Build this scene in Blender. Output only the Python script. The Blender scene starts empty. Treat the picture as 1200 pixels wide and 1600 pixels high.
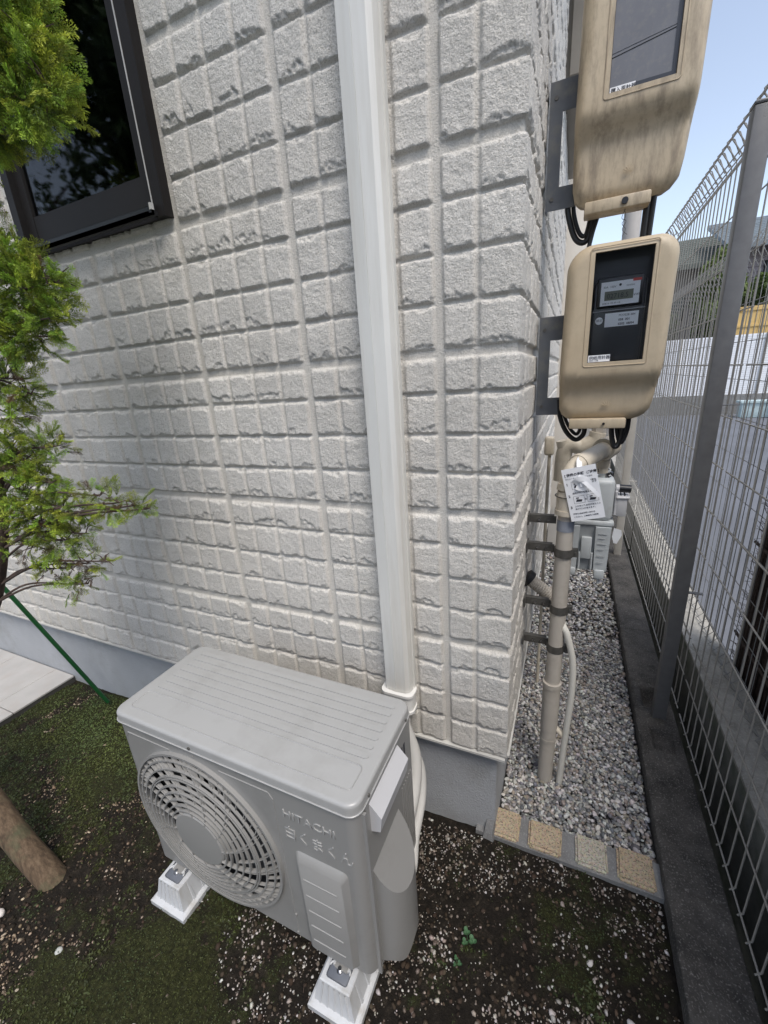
import bpy, bmesh, math, random
import numpy as np
from mathutils import Vector, Matrix
random.seed(7); rng = np.random.default_rng(7)
R = math.radians
S = bpy.context.scene
COL = S.collection
# ------------------------------------------------------------------ camera
cam = bpy.data.cameras.new('camera'); camo = bpy.data.objects.new('camera', cam); COL.objects.link(camo)
cam.sensor_fit = 'HORIZONTAL'; cam.sensor_width = 36.0; cam.lens = 643.38/1200*36
cam.clip_start = 0.02; cam.clip_end = 600
PITCH, ROLL, YAW = 0.3098, 0.0679, -0.4321
fw = Vector((math.sin(YAW)*math.cos(PITCH), math.cos(YAW)*math.cos(PITCH), -math.sin(PITCH)))
rt = Vector((math.cos(YAW), -math.sin(YAW), 0)); dn = fw.cross(rt)
rr = math.cos(ROLL)*rt + math.sin(ROLL)*dn; dd = -math.sin(ROLL)*rt + math.cos(ROLL)*dn
camo.matrix_world = Matrix(((rr.x, -dd.x, -fw.x, 0.135), (rr.y, -dd.y, -fw.y, -1.1668), (rr.z, -dd.z, -fw.z, 1.2959), (0, 0, 0, 1)))
S.camera = camo
# ------------------------------------------------------------------ sky, sun, exposure
SUN_EL, SUN_AZ = 60.0, 138.0         # azimuth clockwise from +Y (down the alley)
w = bpy.data.worlds.new('World'); S.world = w; w.use_nodes = True
nt = w.node_tree; bg = nt.nodes['Background']
sky = nt.nodes.new('ShaderNodeTexSky'); sky.sky_type = 'NISHITA'; sky.sun_disc = False
sky.sun_elevation = R(SUN_EL); sky.sun_rotation = R(SUN_AZ); sky.air_density = 1.0; sky.dust_density = 1.5; sky.ozone_density = 1.0
hsv = nt.nodes.new('ShaderNodeHueSaturation'); hsv.inputs['Saturation'].default_value = .7; nt.links.new(sky.outputs[0], hsv.inputs['Color']); nt.links.new(hsv.outputs[0], bg.inputs[0]); bg.inputs[1].default_value = 0.15
sl = bpy.data.lights.new('sun', 'SUN'); sl.energy = 1.5; sl.angle = R(22); sl.color = (1, .95, .88)
so = bpy.data.objects.new('sun', sl); COL.objects.link(so)
sd = Vector((math.sin(R(SUN_AZ))*math.cos(R(SUN_EL)), math.cos(R(SUN_AZ))*math.cos(R(SUN_EL)), math.sin(R(SUN_EL))))
so.rotation_euler = sd.to_track_quat('Z', 'Y').to_euler(); so.location = (3, 3, 8)
S.view_settings.view_transform = 'Standard'; S.view_settings.look = 'None'
S.view_settings.gamma = 1; S.view_settings.exposure = 0.80
# ------------------------------------------------------------------ materials
def nodes(name):
    m = bpy.data.materials.new(name); m.use_nodes = True
    return m, m.node_tree, m.node_tree.nodes['Principled BSDF']
def ramp(nt, src, stops):
    r = nt.nodes.new('ShaderNodeValToRGB'); e = r.color_ramp.elements
    while len(e) < len(stops): e.new(0.5)
    for i, (p, c) in enumerate(stops): e[i].position = p; e[i].color = (*c, 1) if len(c) == 3 else c
    nt.links.new(src, r.inputs[0]); return r.outputs[0]
def tex(nt, kind, scale, detail=4, coord='Object', stretch=None, rough=.55):
    tc = nt.nodes.new('ShaderNodeTexCoord'); src = tc.outputs[coord]
    if stretch:
        mp = nt.nodes.new('ShaderNodeMapping'); mp.inputs['Scale'].default_value = stretch
        nt.links.new(src, mp.inputs[0]); src = mp.outputs[0]
    t = nt.nodes.new(kind); t.inputs['Scale'].default_value = scale
    if kind == 'ShaderNodeTexNoise': t.inputs['Detail'].default_value = detail; t.inputs['Roughness'].default_value = rough
    nt.links.new(src, t.inputs['Vector']); return t
def mixc(nt, fac, a, b, mode='MIX'):
    m = nt.nodes.new('ShaderNodeMix'); m.data_type = 'RGBA'; m.blend_type = mode
    for s, v in ((m.inputs[0], fac), (m.inputs[6], a), (m.inputs[7], b)):
        if hasattr(v, 'is_linked') or hasattr(v, 'links'): nt.links.new(v, s)
        elif isinstance(v, (int, float)): s.default_value = v
        else: s.default_value = (*v, 1)
    return m.outputs[2]
def mat(name, col, rough=.5, metal=0, var=.12, vs=6, bump=0, bs=200, dirt=None, ds=8, dlo=.5, dhi=.7, stretch=None, spec=.5, bdist=.002, damt=1.0):
    m, nt, p = nodes(name)
    n = tex(nt, 'ShaderNodeTexNoise', vs, 5)
    c = ramp(nt, n.outputs['Fac'], [(.3, tuple(x*(1-var) for x in col)), (.7, tuple(min(1, x*(1+var)) for x in col))])
    if dirt:
        d = tex(nt, 'ShaderNodeTexNoise', ds, 8, stretch=stretch, rough=.65)
        f = ramp(nt, d.outputs['Fac'], [(dlo, (0, 0, 0)), (dhi, (damt,)*3)])
        c = mixc(nt, f, c, dirt)
    nt.links.new(c, p.inputs['Base Color'])
    p.inputs['Roughness'].default_value = rough; p.inputs['Metallic'].default_value = metal
    p.inputs['Specular IOR Level'].default_value = spec
    if bump:
        b = nt.nodes.new('ShaderNodeBump'); b.inputs['Strength'].default_value = bump; b.inputs['Distance'].default_value = bdist
        t = tex(nt, 'ShaderNodeTexNoise', bs, 6); nt.links.new(t.outputs['Fac'], b.inputs['Height'])
        nt.links.new(b.outputs[0], p.inputs['Normal'])
    return m
def attrmat(name, attr='tint', rough=.7, sss=0, spec=.4, trans=False):
    m, nt, p = nodes(name)
    a = nt.nodes.new('ShaderNodeAttribute'); a.attribute_name = attr
    nt.links.new(a.outputs['Color'], p.inputs['Base Color'])
    p.inputs['Roughness'].default_value = rough; p.inputs['Specular IOR Level'].default_value = spec
    if trans:
        tr = nt.nodes.new('ShaderNodeBsdfTranslucent'); nt.links.new(a.outputs['Color'], tr.inputs[0])
        mx = nt.nodes.new('ShaderNodeMixShader'); mx.inputs[0].default_value = .2
        nt.links.new(p.outputs[0], mx.inputs[1]); nt.links.new(tr.outputs[0], mx.inputs[2])
        nt.links.new(mx.outputs[0], nt.nodes['Material Output'].inputs[0])
    return m
def glassmat(name, tint=(.02, .025, .025), alpha=.0, rough=.03, ior=1.5):
    # thin clear pane: mostly transparent with a fresnel reflection
    m, nt, p = nodes(name)
    fr = nt.nodes.new('ShaderNodeFresnel'); fr.inputs[0].default_value = ior
    gl = nt.nodes.new('ShaderNodeBsdfGlossy'); gl.inputs['Roughness'].default_value = rough
    tr = nt.nodes.new('ShaderNodeBsdfTransparent'); tr.inputs[0].default_value = (*tint, 1)
    mx = nt.nodes.new('ShaderNodeMixShader')
    nt.links.new(fr.outputs[0], mx.inputs[0]); nt.links.new(tr.outputs[0], mx.inputs[1]); nt.links.new(gl.outputs[0], mx.inputs[2])
    nt.links.new(mx.outputs[0], nt.nodes['Material Output'].inputs[0])
    return m
M = {}
def siding_mat():
    m, nt, p = nodes('siding')
    n = tex(nt, 'ShaderNodeTexNoise', 2.2, 6)
    c = ramp(nt, n.outputs['Fac'], [(.3, (.59, .56, .51)), (.7, (.70, .67, .62))])
    g = tex(nt, 'ShaderNodeTexNoise', 260, 3)
    c = mixc(nt, ramp(nt, g.outputs['Fac'], [(.34, (.75,)*3), (.50, (0, 0, 0))]), c, (.34, .32, .28))
    a = nt.nodes.new('ShaderNodeAttribute'); a.attribute_name = 'dirt'
    c = mixc(nt, a.outputs['Fac'], c, (.60, .56, .49))
    nt.links.new(c, p.inputs['Base Color']); p.inputs['Roughness'].default_value = .75
    b = nt.nodes.new('ShaderNodeBump'); b.inputs['Strength'].default_value = 1.0; b.inputs['Distance'].default_value = .0045
    t = tex(nt, 'ShaderNodeTexNoise', 190, 4, rough=.7); nt.links.new(t.outputs['Fac'], b.inputs['Height'])
    nt.links.new(b.outputs[0], p.inputs['Normal'])
    return m
M['siding'] = siding_mat()
M['stucco'] = mat('stucco', (.355, .365, .38), .9, var=.08, vs=4, bump=.8, bs=130, bdist=.004, dirt=(.24, .24, .22), ds=3, dlo=.5, dhi=.8)
M['trim'] = mat('trim', (.5, .49, .46), .5)
M['duct'] = mat('duct', (.66, .65, .61), .38, var=.03, vs=3, dirt=(.52, .49, .43), ds=2.2, dlo=.45, dhi=.8, stretch=(9, 9, .6))
M['collar'] = mat('collar', (.7, .69, .66), .4, var=.03)
M['frame'] = mat('frame', (.017, .015, .0145), .55, spec=.22, var=.1, bump=.1, bs=60)
M['frame_dark'] = mat('frame_dark', (.012, .012, .013), .5)
M['frame_edge'] = mat('frame_edge', (.5, .49, .47), .4)
M['glass'] = glassmat('glass', (.85, .88, .87), ior=1.6)
M['clear'] = glassmat('clear', (.985, .99, .99), ior=1.35)
M['room'] = mat('room', (.16, .21, .18), .9)
M['curtain'] = mat('curtain', (.62, .58, .5), .9)
M['wire_glass'] = mat('wire_glass', (.06, .075, .07), .4)
M['casing'] = mat('casing', (.265, .261, .251), .36, var=.02, vs=2, bump=.06, bs=700, bdist=.0006, dirt=(.18, .174, .16), ds=5, dlo=.48, dhi=.8, damt=.6)
M['lid'] = mat('lid', (.345, .344, .335), .33, var=.03, vs=2, bump=.06, bs=700, bdist=.0006, dirt=(.235, .23, .215), ds=9, dlo=.5, dhi=.8, damt=.5)
M['grille'] = mat('grille', (.27, .265, .253), .42, var=.03)
M['white_plastic'] = mat('white_plastic', (.52, .52, .53), .4, var=.03)
M['fan_dark'] = mat('fan_dark', (.016, .017, .019), .5)
M['fan_blade'] = mat('fan_blade', (.035, .036, .04), .4)
M['chrome'] = mat('chrome', (.55, .55, .56), .25, 1)
M['foot'] = mat('foot', (.50, .51, .52), .55, var=.05, vs=12, bump=.15, bs=90, dirt=(.33, .31, .27), ds=14, dlo=.52, dhi=.8, stretch=(1, 1, .25))
M['foot_plate'] = mat('foot_plate', (.11, .12, .14), .5)
M['insul'] = mat('insul', (.5, .49, .465), .75, var=.06, bump=.25, bs=60)
def meter_mat(name, dirty):
    m, nt, p = nodes(name)
    n = tex(nt, 'ShaderNodeTexNoise', 5, 6)
    c = ramp(nt, n.outputs['Fac'], [(.3, (.43, .345, .235)), (.7, (.51, .425, .30))])
    g = tex(nt, 'ShaderNodeTexNoise', 45, 9, rough=.7)
    c = mixc(nt, ramp(nt, g.outputs['Fac'], [(.5, (0, 0, 0)), (.75, (.35 if dirty else .22,)*3)]), c, (.25, .2, .14))
    d = tex(nt, 'ShaderNodeTexNoise', 6, 9, stretch=(5, 5, 1.1), rough=.72)
    c = mixc(nt, ramp(nt, d.outputs['Fac'], [(.46, (0, 0, 0)), (.66, (.62 if dirty else .12,)*3)]), c, (.13, .10, .07))
    nt.links.new(c, p.inputs['Base Color']); p.inputs['Roughness'].default_value = .5
    b = nt.nodes.new('ShaderNodeBump'); b.inputs['Strength'].default_value = .12; b.inputs['Distance'].default_value = .001
    nt.links.new(g.outputs['Fac'], b.inputs['Height']); nt.links.new(b.outputs[0], p.inputs['Normal'])
    return m
M['meter_dirty'] = meter_mat('meter_dirty', True)
M['meter'] = meter_mat('meter', False)
M['black'] = mat('black', (.012, .012, .014), .35)
M['cable'] = mat('cable', (.014, .014, .015), .38)
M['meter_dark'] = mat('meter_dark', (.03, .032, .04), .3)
M['meter_grey'] = mat('meter_grey', (.30, .30, .315), .45, var=.04)
M['lcd'] = mat('lcd', (.16, .17, .13), .3)
M['label'] = mat('label', (.80, .81, .83), .55, var=.02)
M['ink'] = mat('ink', (.04, .04, .05), .6)
M['red'] = mat('red', (.5, .06, .05), .5)
M['bracket'] = mat('bracket', (.105, .115, .13), .55, var=.15, vs=9, dirt=(.16, .16, .15), ds=20)
M['pvc'] = mat('pvc', (.44, .405, .355), .5, var=.06, vs=5, dirt=(.27, .24, .2), ds=9, dlo=.5, dhi=.85)
M['pvc_cream'] = mat('pvc_cream', (.58, .52, .42), .5, var=.08, vs=9, dirt=(.34, .29, .2), ds=14, dlo=.5, dhi=.85)
M['hose'] = mat('hose', (.62, .60, .54), .55, var=.05)
M['tape'] = mat('tape', (.23, .25, .29), .5)
M['steel'] = mat('steel', (.12, .115, .105), .5, .5, var=.3, vs=30, bump=.2, bs=80)
M['gas'] = mat('gas', (.50, .53, .54), .42, var=.04, vs=8, dirt=(.36, .36, .34), ds=12, dlo=.55, dhi=.85)
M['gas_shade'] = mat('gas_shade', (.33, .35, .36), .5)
M['post'] = mat('post', (.135, .135, .137), .42, .15, var=.1, vs=30, bump=.1, bs=300)
M['wire'] = mat('wire', (.27, .26, .24), .42, .2, var=.1, vs=20)
M['wire2'] = mat('wire2', (.24, .24, .235), .45, .2, var=.1, vs=20)
M['farpost'] = mat('farpost', (.46, .43, .38), .5)
def conc_mat(name, a, b, blotch, bump=.8, moss=None):
    m, nt, p = nodes(name)
    n = tex(nt, 'ShaderNodeTexNoise', 7, 10, rough=.72)
    c = ramp(nt, n.outputs['Fac'], [(.32, a), (.68, b)])
    g = tex(nt, 'ShaderNodeTexNoise', 170, 4)
    c = mixc(nt, ramp(nt, g.outputs['Fac'], [(.55, (0, 0, 0)), (.72, (.6,)*3)]), c, blotch)
    if moss:
        q = tex(nt, 'ShaderNodeTexNoise', 5, 8); c = mixc(nt, ramp(nt, q.outputs['Fac'], [(.5, (0, 0, 0)), (.66, (.7,)*3)]), c, moss)
    nt.links.new(c, p.inputs['Base Color']); p.inputs['Roughness'].default_value = .9
    bb = nt.nodes.new('ShaderNodeBump'); bb.inputs['Strength'].default_value = bump; bb.inputs['Distance'].default_value = .003
    t = tex(nt, 'ShaderNodeTexNoise', 120, 8, rough=.7); nt.links.new(t.outputs['Fac'], bb.inputs['Height']); nt.links.new(bb.outputs[0], p.inputs['Normal'])
    return m
M['kerb'] = conc_mat('kerb', (.016, .015, .014), (.095, .088, .080), (.30, .285, .265))
M['mortar'] = conc_mat('mortar', (.13, .13, .13), (.24, .24, .235), (.35, .34, .33))
M['nwall'] = conc_mat('nwall', (.14, .15, .13), (.27, .27, .24), (.3, .29, .26), moss=(.07, .085, .05))
M['ncap'] = conc_mat('ncap', (.24, .23, .20), (.48, .46, .42), (.62, .60, .55))
def granite(name, a, b):
    m, nt, p = nodes(name)
    v = tex(nt, 'ShaderNodeTexVoronoi', 190)
    c = mixc(nt, .45, a, v.outputs['Color'], 'OVERLAY')
    hs = nt.nodes.new('ShaderNodeHueSaturation'); hs.inputs['Saturation'].default_value = .35; nt.links.new(v.outputs['Color'], hs.inputs['Color'])
    c = mixc(nt, .35, a, hs.outputs[0], 'OVERLAY')
    n = tex(nt, 'ShaderNodeTexNoise', 150, 5)
    c = mixc(nt, ramp(nt, n.outputs['Fac'], [(.55, (0, 0, 0)), (.62, (.85,)*3)]), c, b)
    nt.links.new(c, p.inputs['Base Color']); p.inputs['Roughness'].default_value = .7
    bb = nt.nodes.new('ShaderNodeBump'); bb.inputs['Strength'].default_value = .5; bb.inputs['Distance'].default_value = .002
    nt.links.new(n.outputs['Fac'], bb.inputs['Height']); nt.links.new(bb.outputs[0], p.inputs['Normal'])
    return m
M['granite_orange'] = granite('granite_orange', (.345, .275, .185), (.10, .08, .06))
M['granite_pale'] = granite('granite_pale', (.36, .33, .26), (.11, .10, .09))
M['tile'] = mat('tile', (.42, .405, .385), .5, var=.07, vs=9, dirt=(.40, .36, .33), ds=10, dlo=.5, dhi=.8, bump=.1, bs=50)
M['grout'] = mat('grout', (.05, .047, .042), .9)
def wood_mat():
    m, nt, p = nodes('stake_wood')
    n = tex(nt, 'ShaderNodeTexNoise', 14, 9, stretch=(5, 5, .35), rough=.7)
    c = ramp(nt, n.outputs['Fac'], [(.3, (.035, .024, .015)), (.5, (.12, .080, .048)), (.72, (.21, .15, .095))])
    q = tex(nt, 'ShaderNodeTexNoise', 9, 8, rough=.7)
    c = mixc(nt, ramp(nt, q.outputs['Fac'], [(.5, (0, 0, 0)), (.66, (.75,)*3)]), c, (.085, .095, .05))
    nt.links.new(c, p.inputs['Base Color']); p.inputs['Roughness'].default_value = .85
    b = nt.nodes.new('ShaderNodeBump'); b.inputs['Strength'].default_value = .8; b.inputs['Distance'].default_value = .004
    nt.links.new(n.outputs['Fac'], b.inputs['Height']); nt.links.new(b.outputs[0], p.inputs['Normal'])
    return m
M['wood'] = wood_mat()
M['oldwood'] = mat('wood', (.16, .105, .062), .75, var=.25, vs=4, bump=.35, bs=30, dirt=(.10, .075, .04), ds=5, dlo=.4, dhi=.75, stretch=(3, 3, .5))
M['green_pole'] = mat('green_pole', (.012, .075, .022), .3)
M['bark'] = mat('bark', (.075, .05, .038), .9, var=.4, vs=20, bump=.8, bs=60, bdist=.004)
M['foliage'] = attrmat('foliage', rough=.55, trans=True)
M['leafy'] = attrmat('leafy', rough=.6, trans=True)
M['stones'] = attrmat('stones', rough=.55, spec=.45)
M['soilbits'] = attrmat('soilbits', rough=.95, spec=.1)
def soil_mat():
    m, nt, p = nodes('soil')
    n = tex(nt, 'ShaderNodeTexNoise', 40, 10, rough=.75)
    c = ramp(nt, n.outputs['Fac'], [(.3, (.006, .005, .004)), (.55, (.020, .016, .012)), (.75, (.06, .048, .036))])
    a = nt.nodes.new('ShaderNodeAttribute'); a.attribute_name = 'moss'
    q = tex(nt, 'ShaderNodeTexNoise', 90, 6)
    g = ramp(nt, q.outputs['Fac'], [(.3, (.012, .014, .004)), (.55, (.038, .042, .012)), (.75, (.08, .085, .03))])
    mm_ = nt.nodes.new('ShaderNodeMath'); mm_.operation = 'MULTIPLY'; mm_.inputs[1].default_value = .75; nt.links.new(a.outputs['Fac'], mm_.inputs[0]); c = mixc(nt, mm_.outputs[0], c, g)
    nt.links.new(c, p.inputs['Base Color']); p.inputs['Roughness'].default_value = .95; p.inputs['Specular IOR Level'].default_value = .2
    b = nt.nodes.new('ShaderNodeBump'); b.inputs['Strength'].default_value = 1; b.inputs['Distance'].default_value = .01
    t = tex(nt, 'ShaderNodeTexNoise', 110, 8, rough=.75); nt.links.new(t.outputs['Fac'], b.inputs['Height']); nt.links.new(b.outputs[0], p.inputs['Normal'])
    return m
M['soil'] = soil_mat()
M['gravelbase'] = mat('gravelbase', (.10, .095, .09), .95, var=.5, vs=60, bump=1, bs=90, bdist=.01)
M['asphalt'] = mat('asphalt', (.13, .137, .155), .85, var=.12, vs=1.2, bump=.4, bs=90)
M['farground'] = mat('farground', (.09, .095, .10), .9, var=.2, vs=.3)
M['slat'] = mat('slat', (.78, .79, .82), .45, var=.03)
M['yellow'] = mat('yellow', (.62, .43, .17), .7, var=.15, vs=2)
M['mauve'] = mat('mauve', (.27, .235, .25), .7, var=.06)
M['rooftile'] = mat('rooftile', (.17, .20, .225), .45, var=.15, vs=3)
M['roofdark'] = mat('roofdark', (.10, .115, .10), .6, var=.2, vs=2)
M['planter'] = mat('planter', (.42, .52, .53), .5)
M['pole'] = mat('pole', (.42, .39, .36), .8, var=.06)
M['bay'] = mat('bay', (.64, .60, .54), .6, var=.04, vs=3)
M['shutter'] = mat('shutter', (.22, .20, .17), .5, var=.08)
M['brush'] = mat('brush', (.045, .028, .02), .85, var=.5, vs=60, bump=1, bs=120, bdist=.01, stretch=None)

# ------------------------------------------------------------------ mesh helpers
def tag(o, label=None, cat=None, group=None, kind=None):
    if label: o['label'] = label
    if cat: o['category'] = cat
    if group: o['group'] = group
    if kind: o['kind'] = kind
    return o
def wloc(o):
    v = Vector((0, 0, 0))
    while o is not None: v += o.location; o = o.parent
    return v
def empty(name, loc, rz=0, **k):
    o = bpy.data.objects.new(name, None); COL.objects.link(o); o.location = loc; o.rotation_euler = (0, 0, rz)
    o.empty_display_size = .1
    return tag(o, **k)
def link_mesh(name, me, m, parent=None, local=False, center=True):
    """mesh given in world coordinates (or, with local=True, in its parent's)"""
    if m is not None: me.materials.append(m)
    o = bpy.data.objects.new(name, me); COL.objects.link(o)
    n = len(me.vertices); co = np.empty(n*3, np.float32); me.vertices.foreach_get('co', co); co = co.reshape(-1, 3)
    off = Vector((0, 0, 0))
    if parent is not None:
        o.parent = parent
        off = wloc(parent)
        if local:
            q = parent
            while q.parent is not None: q = q.parent
            off = off-q.location
    if center and n:
        lo = co.min(0); hi = co.max(0); c = Vector(((lo[0]+hi[0])/2, (lo[1]+hi[1])/2, lo[2]))
        co -= np.array(c[:], np.float32); me.vertices.foreach_set('co', co.ravel()); o.location = c - off
    else:
        co -= np.array(off[:], np.float32); me.vertices.foreach_set('co', co.ravel())
    me.update(); return o
def fast_mesh(name, V, F, smooth=False, angle=None):
    V = np.asarray(V, np.float32); F = np.asarray(F, np.int32)
    me = bpy.data.meshes.new(name); me.vertices.add(len(V)); me.vertices.foreach_set('co', V.ravel())
    k = F.shape[1]; me.loops.add(F.size); me.loops.foreach_set('vertex_index', F.ravel())
    me.polygons.add(len(F)); me.polygons.foreach_set('loop_start', np.arange(0, F.size, k, dtype=np.int32))
    me.update(calc_edges=True)
    me.polygons.foreach_set('use_smooth', np.full(len(F), smooth))
    if angle: me.set_sharp_from_angle(angle=R(angle))
    return me
def col_attr(me, name, C):
    a = me.attributes.new(name, 'FLOAT_COLOR', 'POINT'); C = np.asarray(C, np.float32)
    if C.shape[1] == 3: C = np.concatenate([C, np.ones((len(C), 1), np.float32)], 1)
    a.data.foreach_set('color', C.ravel())
def val_attr(me, name, v):
    a = me.attributes.new(name, 'FLOAT', 'POINT'); a.data.foreach_set('value', np.asarray(v, np.float32))
class MB:
    def __init__(s): s.v = []; s.f = []
    def add(s, V, F):
        b = len(s.v); s.v += [tuple(p) for p in V]; s.f += [tuple(i+b for i in f) for f in F]; return s
    def box(s, x0, x1, y0, y1, z0, z1, mt=None):
        V = [Vector(p) for p in ((x0, y0, z0), (x1, y0, z0), (x1, y1, z0), (x0, y1, z0), (x0, y0, z1), (x1, y0, z1), (x1, y1, z1), (x0, y1, z1))]
        if mt is not None: V = [mt @ p for p in V]
        return s.add(V, [(0, 3, 2, 1), (4, 5, 6, 7), (0, 1, 5, 4), (1, 2, 6, 5), (2, 3, 7, 6), (3, 0, 4, 7)])
    def rbox(s, x0, x1, y0, y1, z0, z1, r, seg=3, mt=None, sel=None):
        bm = bmesh.new(); bmesh.ops.create_cube(bm, size=1)
        for v in bm.verts: v.co = Vector(((x0+x1)/2+v.co.x*(x1-x0), (y0+y1)/2+v.co.y*(y1-y0), (z0+z1)/2+v.co.z*(z1-z0)))
        ed = [e for e in bm.edges if sel is None or sel((e.verts[0].co+e.verts[1].co)/2, e)]
        bmesh.ops.bevel(bm, geom=ed, offset=r, segments=seg, affect='EDGES', profile=.5)
        return s.bm(bm, mt)
    def bm(s, bm, mt=None):
        bm.verts.index_update()
        s.add([(mt @ v.co) if mt is not None else v.co for v in bm.verts], [[v.index for v in f.verts] for f in bm.faces]); bm.free(); return s
    def tube(s, pts, r, n=8, closed=False, cap=True, flat=None):
        P = [Vector(p) for p in pts]; N = len(P); rs = r if hasattr(r, '__len__') else [r]*N
        rings = []; up = None
        for i in range(N):
            a = P[(i-1) % N] if (closed or i > 0) else P[i]; b = P[(i+1) % N] if (closed or i < N-1) else P[i]
            t = (b-a).normalized()
            if up is None:
                up = Vector((0, 0, 1)) if abs(t.z) < .9 else Vector((1, 0, 0))
            u = (up - t*up.dot(t)).normalized(); v = t.cross(u); up = u
            f = flat or 1
            rings.append([P[i] + (u*math.cos(2*math.pi*k/n)*f + v*math.sin(2*math.pi*k/n))*rs[i] for k in range(n)])
        V = [p for g in rings for p in g]; F = []
        for i in range(N if closed else N-1):
            j = (i+1) % N
            for k in range(n): F.append((i*n+k, i*n+(k+1) % n, j*n+(k+1) % n, j*n+k))
        if cap and not closed: F.append(tuple(range(n))[::-1]); F.append(tuple((N-1)*n+k for k in range(n)))
        return s.add(V, F)
    def cyl(s, a, b, r, n=20, r2=None): return s.tube([a, b], [r, r if r2 is None else r2], n)
    def prism(s, poly, a, b, axis='z'):
        """polygon extruded from a to b along an axis"""
        n = len(poly); f = {'z': lambda p, h: (p[0], p[1], h), 'y': lambda p, h: (p[0], h, p[1]), 'x': lambda p, h: (h, p[0], p[1])}[axis]
        V = [f(p, a) for p in poly]+[f(p, b) for p in poly]
        F = [tuple(range(n))[::-1], tuple(range(n, 2*n))]+[(k, (k+1) % n, n+(k+1) % n, n+k) for k in range(n)]
        return s.add(V, F)
    def xf(s, mt): s.v = [tuple(mt @ Vector(p)) for p in s.v]; return s
    def build(s, name, m, parent=None, local=False, angle=35, center=True, flat=False):
        me = bpy.data.meshes.new(name); me.from_pydata(s.v, [], s.f)
        bm = bmesh.new(); bm.from_mesh(me); bmesh.ops.recalc_face_normals(bm, faces=bm.faces); bm.to_mesh(me); bm.free()
        if not flat:
            me.shade_smooth(); me.set_sharp_from_angle(angle=R(angle))
        return link_mesh(name, me, m, parent, local, center)
def split_build(mb, name, m, parent=None, local=False, **k):
    """each loose piece of a mesh builder becomes a part of its own"""
    par = list(range(len(mb.v)))
    def find(i):
        while par[i] != i: par[i] = par[par[i]]; i = par[i]
        return i
    for f in mb.f:
        a = find(f[0])
        for i in f[1:]: par[find(i)] = a
    groups = {}
    for f in mb.f: groups.setdefault(find(f[0]), []).append(f)
    out = []
    for g in groups.values():
        ids = sorted({i for f in g for i in f}); mp = {i: n for n, i in enumerate(ids)}
        out.append(MB().add([mb.v[i] for i in ids], [[mp[i] for i in f] for f in g]).build(name, m, parent, local, **k))
    return out
def rrect(x0, x1, y0, y1, r, n=6):
    P = []
    for cx, cy, a in ((x1-r, y1-r, 0), (x0+r, y1-r, 90), (x0+r, y0+r, 180), (x1-r, y0+r, 270)):
        for k in range(n+1): t = R(a+90*k/n); P.append((cx+r*math.cos(t), cy+r*math.sin(t)))
    return P
def spline(pts, n=8):
    P = [Vector(p) for p in pts]; Q = [2*P[0]-P[1]]+P+[2*P[-1]-P[-2]]; out = []
    for i in range(1, len(Q)-2):
        for k in range(n):
            t = k/n; a, b, c, d = Q[i-1:i+3]
            out.append(.5*((2*b)+(c-a)*t+(2*a-5*b+4*c-d)*t*t+(3*b-a-3*c+d)*t**3))
    out.append(P[-1]); return out
def text(name, body, size, m, parent, mt, extrude=.0006, align='LEFT', local=False, xscale=1, bold=0):
    cu = bpy.data.curves.new(name, 'FONT'); cu.body = body; cu.size = size; cu.extrude = extrude; cu.align_x = align
    cu.resolution_u = 2; cu.offset = bold
    t = bpy.data.objects.new(name+'_tmp', cu); COL.objects.link(t)
    dg = bpy.context.evaluated_depsgraph_get(); dg.update()
    me = bpy.data.meshes.new_from_object(t.evaluated_get(dg)); me.name = name
    bpy.data.objects.remove(t); bpy.data.curves.remove(cu)
    me.transform(Matrix.Diagonal((xscale, 1, 1, 1))); me.transform(mt); me.materials.clear()
    return link_mesh(name, me, m, parent, local)
def face_front(x, y, z, tilt=0): # text facing -y at x,y,z
    return Matrix.Translation((x, y, z)) @ Matrix.Rotation(R(90), 4, 'X') @ Matrix.Rotation(R(tilt), 4, 'Z')

# numpy noise
def _hash(ix, iy, seed):
    h = (ix.astype(np.int64)*374761393 + iy.astype(np.int64)*668265263 + seed*1274126177) & 0xffffffff
    h = ((h ^ (h >> 13))*1274126177) & 0xffffffff
    return ((h ^ (h >> 16)) & 0xffff)/65535.0
def vnoise(x, y, seed=0):
    ix = np.floor(x); iy = np.floor(y); fx = x-ix; fy = y-iy
    fx = fx*fx*(3-2*fx); fy = fy*fy*(3-2*fy)
    a = _hash(ix, iy, seed); b = _hash(ix+1, iy, seed); c = _hash(ix, iy+1, seed); d = _hash(ix+1, iy+1, seed)
    return (a*(1-fx)+b*fx)*(1-fy)+(c*(1-fx)+d*fx)*fy
def fbm(x, y, seed=0, o=4):
    s = 0; a = .5; t = 0
    for i in range(o): s = s+a*vnoise(x*2**i, y*2**i, seed+i*17); t += a; a *= .5
    return s/t
def sstep(a, b, x):
    t = np.clip((x-a)/(b-a), 0, 1); return t*t*(3-2*t)

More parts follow.
